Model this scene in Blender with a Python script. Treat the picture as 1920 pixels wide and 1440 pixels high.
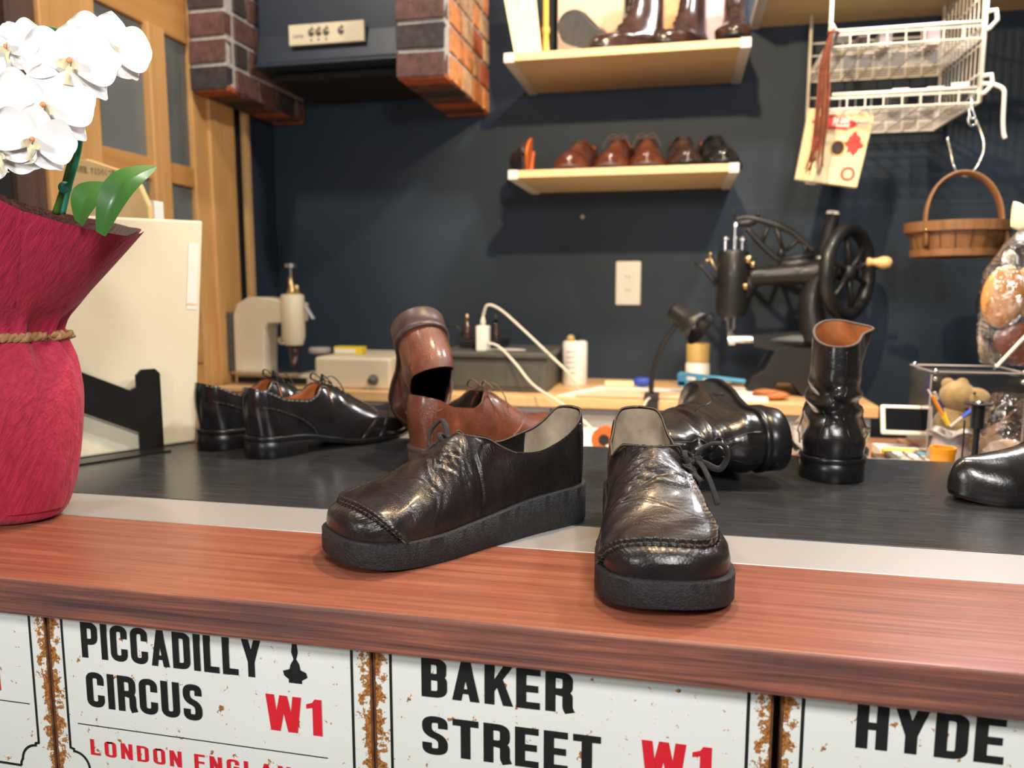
import bpy, bmesh, math, random
import numpy as np
from mathutils import Vector, Matrix, Euler, Quaternion
from mathutils.geometry import tessellate_polygon
PI = math.pi
sc = bpy.context.scene
for o in list(bpy.data.objects): bpy.data.objects.remove(o)
col = sc.collection
rnd = random.Random(11)

# ------------------------------------------------------------ camera, world, lamps, exposure
FPX = 1442.0                      # focal length in pixels of the 1920-wide frame
YAW = math.radians(12.3); PITCH = math.radians(7.1); CAMZ = 0.25
cam_d = bpy.data.cameras.new('camera'); cam = bpy.data.objects.new('camera', cam_d); col.objects.link(cam)
cam.location = (0, 0, CAMZ); cam.rotation_euler = (PI/2 - PITCH, 0, YAW)
cam_d.sensor_width = 36; cam_d.lens = 36*FPX/1920; cam_d.clip_start = .02
cam_d.dof.use_dof = True; cam_d.dof.focus_distance = .72; cam_d.dof.aperture_fstop = 5.2
sc.camera = cam
w = bpy.data.worlds.new('world'); sc.world = w; w.use_nodes = True
w.node_tree.nodes['Background'].inputs[0].default_value = (.93, .96, 1.0, 1)
w.node_tree.nodes['Background'].inputs[1].default_value = .07
def lamp(kind, name, loc, target, energy, color, size=.1, size_y=None, spot=None, blend=.3):
    d = bpy.data.lights.new(name, kind); o = bpy.data.objects.new(name, d); col.objects.link(o)
    o.location = loc; o.rotation_euler = (Vector(target)-Vector(loc)).to_track_quat('-Z', 'Y').to_euler()
    d.energy = energy; d.color = color
    if kind == 'AREA':
        d.size = size
        if size_y: d.shape = 'RECTANGLE'; d.size_y = size_y
    else: d.shadow_soft_size = size
    if spot: d.spot_size = math.radians(spot); d.spot_blend = blend
    return o
WARM = (1, .66, .34); NEUT = (1, .95, .88)
lamp('SPOT', 'shelf_spotlight', (-.02, .95, 1.04), (.30, 2.2, .38), 50, (1, .74, .45), .018, spot=94, blend=.35)
lamp('SPOT', 'counter_downlight', (-.08, 1.08, 1.36), (-.02, .88, 0), 44, (1, .70, .40), .030, spot=100, blend=.5)
lamp('AREA', 'right_ceiling_light', (.50, 1.10, 1.60), (-.25, 2.2, .3), 14, (1, .94, .88), .10, .10)
lamp('AREA', 'left_ceiling_light', (-.95, 1.05, 1.60), (-.6, 2.0, .3), 8, (1, .92, .82), .10, .10)
lamp('AREA', 'shop_front_light', (.28, -.25, .80), (-.1, .7, -.02), 11, (1, .97, .94), .24, .24)
lamp('AREA', 'shop_side_light', (-.75, -.40, .50), (-.35, .6, -.05), 5.5, (1, .98, .96), .2, .2)
lamp('AREA', 'work_area_light', (.72, 1.85, 1.25), (.2, .9, 0), 13, (.95, .97, 1), .10, .10)
sc.view_settings.view_transform = 'Standard'; sc.view_settings.look = 'None'
sc.view_settings.gamma = 1; sc.view_settings.use_curve_mapping = False
sc.view_settings.exposure = .36

def _ray(u, v):
    a = (u-960)/FPX; b = (v-720)/FPX
    fw = math.cos(PITCH)-b*math.sin(PITCH); dn = b*math.cos(PITCH)+math.sin(PITCH)
    return Vector((a*math.cos(YAW)-fw*math.sin(YAW), a*math.sin(YAW)+fw*math.cos(YAW), -dn))
def W(u, v, y):
    r = _ray(u, v); s = y/r.y; return Vector((r.x*s, y, CAMZ+r.z*s))
def WZ(u, v, z):
    r = _ray(u, v); s = (z-CAMZ)/r.z; return Vector((r.x*s, r.y*s, z))
def WX(u, v, x):
    r = _ray(u, v); s = x/r.x; return Vector((x, r.y*s, CAMZ+r.z*s))

# ------------------------------------------------------------ materials
def newmat(name):
    m = bpy.data.materials.new(name); m.use_nodes = True
    return m, m.node_tree.nodes, m.node_tree.links, m.node_tree.nodes['Principled BSDF']
def setb(b, base=None, rough=.5, metal=0, coat=0, trans=0, spec=.5, sheen=0, sss=0, ior=1.45, coatr=.1):
    if base is not None: b.inputs['Base Color'].default_value = (*base, 1)
    b.inputs['Roughness'].default_value = rough; b.inputs['Metallic'].default_value = metal
    b.inputs['Coat Weight'].default_value = coat; b.inputs['Coat Roughness'].default_value = coatr
    b.inputs['Transmission Weight'].default_value = trans
    b.inputs['Specular IOR Level'].default_value = spec; b.inputs['Sheen Weight'].default_value = sheen
    b.inputs['Subsurface Weight'].default_value = sss; b.inputs['IOR'].default_value = ior
def mapping(ns, ls, scale=(1, 1, 1), rot=(0, 0, 0), coord='Object'):
    tc = ns.new('ShaderNodeTexCoord'); mp = ns.new('ShaderNodeMapping')
    mp.inputs['Scale'].default_value = scale; mp.inputs['Rotation'].default_value = rot
    ls.new(tc.outputs[coord], mp.inputs[0]); return mp
def noise(ns, ls, mp, scale, detail=4, rough=.55, dist=0):
    n = ns.new('ShaderNodeTexNoise'); n.inputs['Scale'].default_value = scale
    n.inputs['Detail'].default_value = detail; n.inputs['Roughness'].default_value = rough
    n.inputs['Distortion'].default_value = dist
    ls.new(mp.outputs[0], n.inputs['Vector']); return n
def ramp(ns, ls, src, stops):
    r = ns.new('ShaderNodeValToRGB'); e = r.color_ramp.elements
    while len(e) < len(stops): e.new(.5)
    for k, (p, c) in enumerate(stops):
        e[k].position = p; e[k].color = (*c, 1) if len(c) == 3 else c
    ls.new(src, r.inputs[0]); return r
def bump(ns, ls, b, src, strength=.3, dist=.001, prev=None):
    n = ns.new('ShaderNodeBump'); n.inputs['Strength'].default_value = strength
    n.inputs['Distance'].default_value = dist; ls.new(src, n.inputs['Height'])
    if prev: ls.new(prev.outputs[0], n.inputs['Normal'])
    ls.new(n.outputs[0], b.inputs['Normal']); return n
def mixc(ns, ls, fac, a, b_):
    m = ns.new('ShaderNodeMix'); m.data_type = 'RGBA'
    for k, s in ((0, fac), (6, a), (7, b_)):
        if hasattr(s, 'links'): ls.new(s, m.inputs[k])
        elif k == 0: m.inputs[0].default_value = s
        else: m.inputs[k].default_value = (*s, 1)
    return m
M = {}
def plain(name, base, rough=.5, var=.12, scale=20, bmp=0, bscale=200, **k):
    m, ns, ls, b = newmat(name); setb(b, base, rough, **k)
    mp = mapping(ns, ls); n = noise(ns, ls, mp, scale)
    lo = tuple(max(0, c*(1-var)) for c in base); hi = tuple(min(1, c*(1+var)) for c in base)
    r = ramp(ns, ls, n.outputs['Fac'], [(.3, lo), (.7, hi)]); ls.new(r.outputs[0], b.inputs['Base Color'])
    if bmp:
        n2 = noise(ns, ls, mp, bscale, 3); bump(ns, ls, b, n2.outputs['Fac'], bmp, .001)
    M[name] = m; return m
def leather(name, base, rough=.3, coat=.3, grain=.25, gs=500, wear=None, crease=.0):
    m, ns, ls, b = newmat(name); setb(b, base, rough, coat=coat, coatr=.18)
    mp = mapping(ns, ls); n = noise(ns, ls, mp, 28, 5)
    lo = tuple(c*.65 for c in base); hi = wear or tuple(min(1, c*1.5) for c in base)
    r = ramp(ns, ls, n.outputs['Fac'], [(.35, lo), (.55, base), (.78, hi)]); ls.new(r.outputs[0], b.inputs['Base Color'])
    rr = ns.new('ShaderNodeMapRange'); rr.inputs[3].default_value = rough*.75; rr.inputs[4].default_value = rough*1.45
    n3 = noise(ns, ls, mp, 45, 4); ls.new(n3.outputs['Fac'], rr.inputs[0]); ls.new(rr.outputs[0], b.inputs['Roughness'])
    v = ns.new('ShaderNodeTexVoronoi'); v.inputs['Scale'].default_value = gs; ls.new(mp.outputs[0], v.inputs['Vector'])
    bp = bump(ns, ls, b, v.outputs['Distance'], grain, .0006)
    if crease:
        mp2 = mapping(ns, ls, (1, 3.2, 1.2), (.3, .2, .35)); n4 = noise(ns, ls, mp2, 42, 6, .62, 1.2)
        bp = bump(ns, ls, b, n4.outputs['Fac'], crease, .0035, bp)
    M[name] = m; return m
def wood(name, c1, c2, rough=.45, axis='x', scale=6, coat=0, grain=.25, dark=None):
    m, ns, ls, b = newmat(name); setb(b, c1, rough, coat=coat)
    s = {'x': (.12, 1.6, 1.6), 'y': (1.6, .12, 1.6), 'z': (1.6, 1.6, .12)}[axis]
    mp = mapping(ns, ls, s); n = noise(ns, ls, mp, scale*4, 6, .6, .6)
    stops = [(.3, c1), (.7, c2)] if dark is None else [(.22, dark), (.42, c1), (.72, c2)]
    r = ramp(ns, ls, n.outputs['Fac'], stops); ls.new(r.outputs[0], b.inputs['Base Color'])
    n2 = noise(ns, ls, mp, scale*30, 4, .6); bump(ns, ls, b, n2.outputs['Fac'], grain, .001)
    M[name] = m; return m

leather('black_hero_leather', (.017, .013, .013), .27, .22, .28, 560, (.038, .029, .027), .28)
leather('black_polished_leather', (.012, .012, .013), .16, .6, .10, 700)
leather('black_boot_leather', (.016, .015, .015), .22, .45, .15, 500, None, .18)
leather('brown_grain_leather', (.17, .048, .022), .30, .40, .8, 620, (.31, .095, .042))
leather('brown_shoe_leather', (.13, .035, .016), .22, .5, .1, 500)
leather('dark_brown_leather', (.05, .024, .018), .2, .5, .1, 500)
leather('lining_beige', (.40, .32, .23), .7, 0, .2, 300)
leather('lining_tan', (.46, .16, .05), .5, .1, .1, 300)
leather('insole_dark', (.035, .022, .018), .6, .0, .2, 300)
plain('crepe_rubber', (.016, .0165, .018), .62, .3, 300, 1.0, 620)
M['crepe_rubber'].node_tree.nodes['Bump'].inputs['Distance'].default_value = .0018
plain('heel_black', (.010, .010, .011), .30, .1, 30)
plain('sole_brown', (.085, .05, .045), .42, .2, 60)
plain('leather_sole', (.45, .17, .07), .35, .15, 20)
plain('rubber_sole', (.07, .07, .075), .45, .15, 30)
plain('lace_black', (.025, .025, .027), .85, .3, 400, .6, 900)
plain('lace_brown', (.16, .10, .07), .8, .3, 300, .4, 900)
plain('raw_edge', (.11, .08, .058), .8, .3, 300)
plain('thread_dark', (.012, .012, .012), .6)
plain('thread_light', (.42, .25, .16), .6)
plain('metal_chrome', (.75, .75, .75), .2, .05, metal=1)
plain('brass', (.50, .36, .18), .32, .1, metal=1)
plain('black_metal', (.012, .012, .012), .32, .2, 20, .05)
plain('black_enamel', (.013, .013, .013), .40, .2, 20, coat=.1)
plain('cream_enamel', (.70, .60, .42), .4, .05, 10)
plain('cream_board', (.74, .69, .52), .6, .04, 6)
plain('white_plastic', (.80, .78, .72), .4, .03)
plain('cable_white', (.75, .68, .58), .45, .03)
plain('charcoal_plastic', (.075, .075, .066), .5, .1)
plain('screen_black', (.008, .009, .012), .12, .1)
plain('paper_white', (.82, .80, .74), .7, .03)
plain('paper_yellow', (.78, .68, .40), .7, .06)
plain('kraft_paper', (.74, .50, .22), .75, .10, 14, .5, 40)
plain('red_ink', (.72, .02, .035), .5, .05)
plain('crimson_ink', (.70, .05, .04), .5, .1)
plain('black_ink', (.014, .015, .015), .5, .2, 40)
plain('yellow_plastic', (.85, .60, .03), .4, .05)
plain('orange_plastic', (.80, .30, .01), .4, .08)
plain('spool_orange', (.60, .13, .02), .5, .1)
plain('blue_plastic', (.06, .25, .42), .45, .15)
plain('royal_blue', (.03, .07, .42), .45, .15)
plain('navy_plastic', (.02, .04, .25), .4, .1)
plain('green_plastic', (.02, .2, .12), .5, .1)
plain('tan_cap', (.52, .36, .12), .5, .05)
plain('salmon_paper', (.80, .52, .34), .7, .05)
plain('hood_paint', (.020, .028, .042), .45, .12, 5)
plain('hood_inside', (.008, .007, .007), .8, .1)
plain('white_panel', (.50, .48, .47), .6, .04, 5)
plain('shelf_cap', (.72, .68, .60), .5, .04)
plain('mortar', (.50, .47, .42), .9, .25, 120, .8, 300)
plain('brick_dark', (.045, .035, .033), .7, .4, 60, .6, 200)
plain('brick_plum', (.12, .055, .045), .75, .35, 60, .6, 200)
plain('brick_red', (.42, .10, .04), .8, .3, 60, .6, 200)
plain('brick_orange', (.66, .25, .085), .8, .3, 50, .6, 200)
plain('brick_tan', (.55, .33, .17), .8, .3, 50, .6, 200)
plain('plush', (.66, .46, .20), .95, .18, 90, 1.0, 500, sheen=.6)
plain('rope', (.36, .20, .09), .9, .25, 120, .6, 500)
plain('lace_bundle_leather', (.20, .055, .025), .6, .35, 60)
plain('orchid_leaf', (.045, .15, .025), .38, .25, 14, coat=.15)
plain('orchid_stem', (.06, .16, .03), .45, .2, 20)
plain('lip_cream', (.78, .72, .48), .5, .08)
plain('lip_orange', (.75, .35, .15), .5, .1)
plain('ribbon_cream', (.85, .76, .52), .45, .04)
plain('wire_white', (.80, .76, .68), .4, .04)
plain('grey_lid', (.42, .38, .37), .4, .05)
plain('gold_trim', (.80, .45, .08), .3, .1)
plain('pastel_print', (.85, .42, .20), .6, .3, 9)
plain('tan_box', (.70, .52, .36), .6, .04)
plain('pinkish_box', (.62, .45, .48), .5, .1)
plain('floor_concrete', (.10, .085, .07), .6, .2, 5)
plain('ceiling_paint', (.55, .52, .48), .8, .03)
plain('smoked_wall', (.18, .16, .14), .8, .1)
wood('oak_light', (.62, .38, .17), (.76, .50, .25), .45, 'x', 5)
wood('pine_shelf', (.66, .46, .22), (.78, .58, .32), .5, 'x', 4)
wood('door_wood', (.50, .25, .075), (.66, .36, .13), .4, 'z', 4)
wood('door_wood_rail', (.44, .20, .055), (.58, .29, .09), .4, 'y', 4)
wood('stick_wood', (.52, .30, .11), (.66, .40, .18), .5, 'z', 4)
wood('dark_wood', (.06, .03, .02), (.10, .055, .035), .5, 'z', 4)
plain('tan_leather', (.52, .25, .075), .35, .1, 20, coat=.3)
plain('brogue_edge', (.13, .125, .12), .5, .2)
wood('basket_wood', (.17, .080, .034), (.30, .145, .06), .5, 'z', 9, grain=.4)
wood('side_wood', (.22, .11, .06), (.34, .18, .10), .5, 'x', 5)
wood('handle_wood', (.72, .42, .15), (.85, .56, .25), .35, 'x', 5, coat=.3)

def board_mats():
    m, ns, ls, b = newmat('red_board_top'); setb(b, (.4, .12, .06), .34, coat=.12, coatr=.35)
    mp = mapping(ns, ls, (.35, 13, 13)); n = noise(ns, ls, mp, 9, 8, .66, .8)
    r = ramp(ns, ls, n.outputs['Fac'], [(.25, (.165, .050, .030)), (.5, (.265, .085, .048)), (.75, (.37, .135, .080))])
    mp2 = mapping(ns, ls, (1, 1, 1)); n2 = noise(ns, ls, mp2, 7, 3)
    mp3 = mapping(ns, ls, (1, 3, 1), (0, 0, .5)); n3 = noise(ns, ls, mp3, 60, 5, .7)
    sp = ramp(ns, ls, n3.outputs['Fac'], [(.74, (0, 0, 0)), (.80, (.45, .45, .45))])
    mx = mixc(ns, ls, sp.outputs[0], r.outputs[0], (.62, .32, .20)); ls.new(mx.outputs[2], b.inputs['Base Color'])
    rr = ns.new('ShaderNodeMapRange'); rr.inputs[3].default_value = .22; rr.inputs[4].default_value = .5
    ls.new(n2.outputs['Fac'], rr.inputs[0]); ls.new(rr.outputs[0], b.inputs['Roughness'])
    mp4 = mapping(ns, ls, (.25, 9, 9)); n4 = noise(ns, ls, mp4, 24, 4, .5); bump(ns, ls, b, n4.outputs['Fac'], .22, .0015)
    M['red_board_top'] = m
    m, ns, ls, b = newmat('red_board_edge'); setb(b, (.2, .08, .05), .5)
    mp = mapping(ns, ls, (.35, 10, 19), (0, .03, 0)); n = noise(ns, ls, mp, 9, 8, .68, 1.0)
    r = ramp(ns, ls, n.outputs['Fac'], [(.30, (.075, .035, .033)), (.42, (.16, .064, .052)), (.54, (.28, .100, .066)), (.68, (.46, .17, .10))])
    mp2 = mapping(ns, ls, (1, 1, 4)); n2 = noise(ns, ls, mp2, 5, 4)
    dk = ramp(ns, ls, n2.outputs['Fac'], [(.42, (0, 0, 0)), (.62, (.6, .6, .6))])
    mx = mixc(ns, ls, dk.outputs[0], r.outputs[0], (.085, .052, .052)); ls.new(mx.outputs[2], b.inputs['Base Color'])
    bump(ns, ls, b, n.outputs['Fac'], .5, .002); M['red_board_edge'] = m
    # black table top, slightly brushed and dusty
    m, ns, ls, b = newmat('black_table_top'); setb(b, (.03, .032, .035), .26)
    mp = mapping(ns, ls, (.5, 6, 1)); n = noise(ns, ls, mp, 30, 4)
    r = ramp(ns, ls, n.outputs['Fac'], [(.3, (.024, .025, .027)), (.7, (.042, .044, .047))])
    mp2 = mapping(ns, ls); v = ns.new('ShaderNodeTexVoronoi'); v.inputs['Scale'].default_value = 90; ls.new(mp2.outputs[0], v.inputs['Vector'])
    d = ramp(ns, ls, v.outputs['Distance'], [(.0, (1, 1, 1)), (.06, (0, 0, 0))])
    n3 = noise(ns, ls, mp2, 25, 2); g = ramp(ns, ls, n3.outputs['Fac'], [(.58, (0, 0, 0)), (.66, (.6, .6, .6))])
    mm = ns.new('ShaderNodeMath'); mm.operation = 'MULTIPLY'; ls.new(d.outputs[0], mm.inputs[0]); ls.new(g.outputs[0], mm.inputs[1])
    mx = mixc(ns, ls, mm.outputs[0], r.outputs[0], (.35, .33, .3)); ls.new(mx.outputs[2], b.inputs['Base Color'])
    rr = ns.new('ShaderNodeMapRange'); rr.inputs[3].default_value = .15; rr.inputs[4].default_value = .34
    ls.new(n.outputs['Fac'], rr.inputs[0]); ls.new(rr.outputs[0], b.inputs['Roughness'])
    M['black_table_top'] = m
    m, ns, ls, b = newmat('brushed_aluminium'); setb(b, (.42, .40, .385), .40, metal=.35)
    mp = mapping(ns, ls, (.3, 30, 30)); n = noise(ns, ls, mp, 60, 3); bump(ns, ls, b, n.outputs['Fac'], .12, .0004)
    M['brushed_aluminium'] = m
    m, ns, ls, b = newmat('navy_wall'); setb(b, (.018, .027, .040), .6, spec=.3)
    mp = mapping(ns, ls); n = noise(ns, ls, mp, 2.2, 3)
    r = ramp(ns, ls, n.outputs['Fac'], [(.3, (.020, .031, .047)), (.7, (.027, .040, .060))]); ls.new(r.outputs[0], b.inputs['Base Color'])
    n2 = noise(ns, ls, mp, 90, 4); bump(ns, ls, b, n2.outputs['Fac'], .12, .001); M['navy_wall'] = m
    # enamel sign with rust spots and rusty rims (rims follow the plate's own generated coordinates)
    m, ns, ls, b = newmat('sign_enamel'); setb(b, (.74, .76, .70), .38)
    mp = mapping(ns, ls); n = noise(ns, ls, mp, 5, 3)
    base = ramp(ns, ls, n.outputs['Fac'], [(.3, (.80, .83, .77)), (.7, (.87, .89, .86))])
    tc = ns.new('ShaderNodeTexCoord'); sx = ns.new('ShaderNodeSeparateXYZ'); ls.new(tc.outputs['Generated'], sx.inputs[0])
    def math_(op, a, b_):
        q = ns.new('ShaderNodeMath'); q.operation = op
        for k, s in ((0, a), (1, b_)):
            if hasattr(s, 'links'): ls.new(s, q.inputs[k])
            else: q.inputs[k].default_value = s
        return q.outputs[0]
    ex = math_('ABSOLUTE', math_('SUBTRACT', sx.outputs[0], .5), 0)          # .5 at the rims
    edge = ns.new('ShaderNodeMapRange'); ls.new(ex, edge.inputs[0]); edge.inputs[1].default_value = .452; edge.inputs[2].default_value = .503
    edge.inputs[3].default_value = 0; edge.inputs[4].default_value = .24
    ns1 = noise(ns, ls, mp, 95, 3, .6); ns2 = noise(ns, ls, mp, 420, 3, .7)
    s1 = math_('ADD', math_('MULTIPLY', ns1.outputs['Fac'], .72), math_('MULTIPLY', ns2.outputs['Fac'], .28))
    tot = math_('ADD', s1, edge.outputs[0])
    spot = ramp(ns, ls, tot, [(.612, (0, 0, 0)), (.626, (1, 1, 1))])
    rc = ramp(ns, ls, ns2.outputs['Fac'], [(.35, (.10, .030, .010)), (.5, (.36, .13, .028)), (.62, (.55, .27, .07))])
    mx = mixc(ns, ls, spot.outputs[0], base.outputs[0], rc.outputs[0]); ls.new(mx.outputs[2], b.inputs['Base Color'])
    rr = ns.new('ShaderNodeMapRange'); rr.inputs[3].default_value = .36; rr.inputs[4].default_value = .85
    ls.new(spot.outputs[0], rr.inputs[0]); ls.new(rr.outputs[0], b.inputs['Roughness'])
    bump(ns, ls, b, spot.outputs[0], .3, .0006); M['sign_enamel'] = m
    plain('rust_edge', (.13, .05, .02), .9, .5, 80, .6, 200)
    # crepe paper, and a copy darkened for the shaded inside of the wrap
    for nm, c0, c1, tr in (('crimson_crepe', (.31, .005, .030), (.47, .016, .066), .0), ('shaded_crepe', (.05, .008, .011), (.085, .012, .017), 0)):
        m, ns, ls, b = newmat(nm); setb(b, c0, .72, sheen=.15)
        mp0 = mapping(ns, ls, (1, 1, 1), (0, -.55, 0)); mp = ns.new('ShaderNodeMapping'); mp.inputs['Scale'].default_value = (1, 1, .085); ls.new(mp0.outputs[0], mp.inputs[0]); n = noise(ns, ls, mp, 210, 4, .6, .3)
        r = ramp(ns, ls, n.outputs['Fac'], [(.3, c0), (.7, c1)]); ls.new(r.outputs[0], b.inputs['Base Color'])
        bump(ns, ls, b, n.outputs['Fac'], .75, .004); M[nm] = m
    m, ns, ls, b = newmat('orchid_petal'); setb(b, (.93, .92, .92), .55, sss=.15)
    b.inputs['Subsurface Radius'].default_value = (.01, .01, .01)
    mp = mapping(ns, ls); n = noise(ns, ls, mp, 70, 4); bump(ns, ls, b, n.outputs['Fac'], .12, .001); M['orchid_petal'] = m
    for nm, tint, bm_, wgt in (('clear_plastic', (.93, .93, .93), .9, .10), ('clear_acrylic', (.90, .90, .90), 0, .05)):
        m, ns, ls, b = newmat(nm); out = ns['Material Output']; tr = ns.new('ShaderNodeBsdfTransparent'); tr.inputs[0].default_value = (*tint, 1)
        gl = ns.new('ShaderNodeBsdfGlossy'); gl.inputs['Roughness'].default_value = .08; gl.inputs[0].default_value = (1, 1, 1, 1)
        lw = ns.new('ShaderNodeLayerWeight'); lw.inputs[0].default_value = .35
        ad = ns.new('ShaderNodeMath'); ad.operation = 'MULTIPLY_ADD'; ad.inputs[1].default_value = .7; ad.inputs[2].default_value = wgt; ls.new(lw.outputs['Fresnel'], ad.inputs[0])
        mx = ns.new('ShaderNodeMixShader'); ls.new(ad.outputs[0], mx.inputs[0]); ls.new(tr.outputs[0], mx.inputs[1]); ls.new(gl.outputs[0], mx.inputs[2]); ls.new(mx.outputs[0], out.inputs[0])
        if bm_:
            mp = mapping(ns, ls); n = noise(ns, ls, mp, 26, 4, .6, 1); bp = ns.new('ShaderNodeBump'); bp.inputs['Strength'].default_value = bm_; bp.inputs['Distance'].default_value = .01
            ls.new(n.outputs['Fac'], bp.inputs['Height']); ls.new(bp.outputs[0], gl.inputs['Normal']); ls.new(bp.outputs[0], lw.inputs['Normal'])
        M[nm] = m
    m, ns, ls, b = newmat('frosted_glass'); setb(b, (.10, .11, .10), .35, spec=.6)
    mp = mapping(ns, ls); n = noise(ns, ls, mp, 3, 2); r = ramp(ns, ls, n.outputs['Fac'], [(.3, (.10, .11, .105)), (.7, (.16, .17, .158))])
    ls.new(r.outputs[0], b.inputs['Base Color']); M['frosted_glass'] = m
board_mats()

# ------------------------------------------------------------ object helpers
ORG = {}
def tag(o, label=None, cat=None, group=None, kind=None):
    if label: o['label'] = label
    if cat: o['category'] = cat
    if group: o['group'] = group
    if kind: o['kind'] = kind
    return o
def empty(name, loc, label=None, cat=None, group=None, rot=None, kind=None, world=True):
    o = bpy.data.objects.new(name, None); col.objects.link(o); o.location = loc; o.empty_display_size = .02
    if rot is not None: o.rotation_euler = rot
    if world and rot is None: ORG[o.name] = Vector(loc)
    tag(o, label, cat, group, kind); return o
def frame(o, ydir, zdir):
    """orient an Empty so that its +Y points along ydir and +Z roughly along zdir"""
    y = Vector(ydir).normalized(); z = Vector(zdir); z = (z-y*z.dot(y)).normalized(); x = y.cross(z)
    m = Matrix((x, y, z)).transposed(); o.rotation_euler = m.to_euler()
def copy_tree(o, parent=None):
    c = o.copy(); col.objects.link(c)
    if parent: c.parent = parent
    for ch in o.children: copy_tree(ch, c)
    return c
class MB:
    def __init__(s): s.v = []; s.f = []; s.mi = []
    def add(s, vs, fs, mi=0):
        n = len(s.v); s.v += [tuple(v) for v in vs]; s.f += [tuple(i+n for i in f) for f in fs]; s.mi += [mi]*len(fs); return s
    def box(s, c, size, rot=None, mi=0, jit=0):
        hx, hy, hz = (k/2 for k in size); vs = []
        for x in (-hx, hx):
            for y in (-hy, hy):
                for z in (-hz, hz):
                    p = Vector((x, y, z))
                    if jit: p += Vector([rnd.uniform(-jit, jit) for _ in range(3)])
                    if rot is not None: p = rot @ p
                    vs.append(p+Vector(c))
        return s.add(vs, [(0, 1, 3, 2), (4, 6, 7, 5), (0, 4, 5, 1), (2, 3, 7, 6), (0, 2, 6, 4), (1, 5, 7, 3)], mi)
    def bx(s, a, b, mi=0, jit=0):
        a = Vector(a); b = Vector(b); return s.box((a+b)/2, [abs(k) for k in (b-a)], None, mi, jit)
    def tube(s, pts, r, n=10, sq=1.0, cap=True, mi=0, up=None, closed=False):
        """sweep; r scalar or list; sq = flattening of the second axis"""
        P = [Vector(p) for p in pts]; m = len(P); vs = []; fs = []
        T = []
        for i in range(m):
            a = P[(i-1) % m] if closed else P[max(0, i-1)]; b = P[(i+1) % m] if closed else P[min(m-1, i+1)]
            d = b-a; T.append(d.normalized() if d.length > 1e-9 else Vector((0, 0, 1)))
        ref = Vector(up) if up else (Vector((0, 0, 1)) if abs(T[0].z) < .9 else Vector((1, 0, 0)))
        N = (ref-T[0]*ref.dot(T[0])).normalized()
        for i in range(m):
            N = (N-T[i]*N.dot(T[i]))
            N = N.normalized() if N.length > 1e-6 else T[i].orthogonal().normalized()
            B = T[i].cross(N); rr = r[i] if hasattr(r, '__len__') else r
            for k in range(n):
                a = 2*PI*k/n; vs.append(P[i]+B*math.cos(a)*rr+N*math.sin(a)*rr*sq)
        for i in range(m if closed else m-1):
            j = (i+1) % m
            for k in range(n):
                fs.append((i*n+k, i*n+(k+1) % n, j*n+(k+1) % n, j*n+k))
        if cap and not closed: fs += [tuple(range(n-1, -1, -1)), tuple((m-1)*n+k for k in range(n))]
        return s.add(vs, fs, mi)
    def cyl(s, a, b, r, r2=None, n=20, mi=0): return s.tube([a, b], [r, r if r2 is None else r2], n, mi=mi)
    def lathe(s, prof, c=(0, 0, 0), n=28, axis=(0, 0, 1), mi=0, cap=True):
        q = Vector((0, 0, 1)).rotation_difference(Vector(axis)); c = Vector(c); vs = []; fs = []
        for r, z in prof:
            for k in range(n):
                a = 2*PI*k/n; vs.append(c+q @ Vector((r*math.cos(a), r*math.sin(a), z)))
        for i in range(len(prof)-1):
            for k in range(n): fs.append((i*n+k, i*n+(k+1) % n, (i+1)*n+(k+1) % n, (i+1)*n+k))
        if cap:
            if prof[0][0] > 1e-5: fs.append(tuple(range(n-1, -1, -1)))
            if prof[-1][0] > 1e-5: fs.append(tuple((len(prof)-1)*n+k for k in range(n)))
        return s.add(vs, fs, mi)
    def ell(s, c, r, rot=None, n=20, m=12, mi=0):
        vs = []; fs = []; c = Vector(c); r = r if hasattr(r, '__len__') else (r, r, r)
        for i in range(m+1):
            t = PI*i/m
            for k in range(n):
                a = 2*PI*k/n; p = Vector((math.sin(t)*math.cos(a)*r[0], math.sin(t)*math.sin(a)*r[1], math.cos(t)*r[2]))
                if rot is not None: p = rot @ p
                vs.append(c+p)
        for i in range(m):
            for k in range(n): fs.append((i*n+k, (i+1)*n+k, (i+1)*n+(k+1) % n, i*n+(k+1) % n))
        return s.add(vs, fs, mi)
    def grid(s, A, mi=0, closed=False):
        """A: array rows x cols x 3"""
        A = np.asarray(A); R, Cn = A.shape[:2]; fs = []
        for i in range(R-1):
            for k in range(Cn if closed else Cn-1):
                fs.append((i*Cn+k, i*Cn+(k+1) % Cn, (i+1)*Cn+(k+1) % Cn, (i+1)*Cn+k))
        return s.add(A.reshape(-1, 3).tolist(), fs, mi)
    def prism(s, poly, d0, d1, fn, mi=0):
        """poly 2D list, extruded between d0 and d1; fn(a,b,d)->3D"""
        n = len(poly); vs = [fn(a, b, d0) for a, b in poly]+[fn(a, b, d1) for a, b in poly]
        tri = tessellate_polygon([[Vector((a, b, 0)) for a, b in poly]])
        fs = [tuple(t) for t in tri]+[tuple(n+i for i in reversed(t)) for t in tri]
        fs += [(i, (i+1) % n, n+(i+1) % n, n+i) for i in range(n)]
        return s.add(vs, fs, mi)
    def build(s, name, mats, parent=None, smooth=False, bevel=0, seg=2, sub=0, angle=None, merge=1e-5, normals=True):
        me = bpy.data.meshes.new(name); o = bpy.data.objects.new(name, me); col.objects.link(o)
        org = ORG.get(parent.name, Vector((0, 0, 0))) if parent else Vector((0, 0, 0))
        vs = [(v[0]-org[0], v[1]-org[1], v[2]-org[2]) for v in s.v]
        me.from_pydata(vs, [], s.f)
        mats = mats if isinstance(mats, (list, tuple)) else [mats]
        for m in mats: me.materials.append(M[m])
        if len(mats) > 1: me.polygons.foreach_set('material_index', s.mi)
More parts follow.
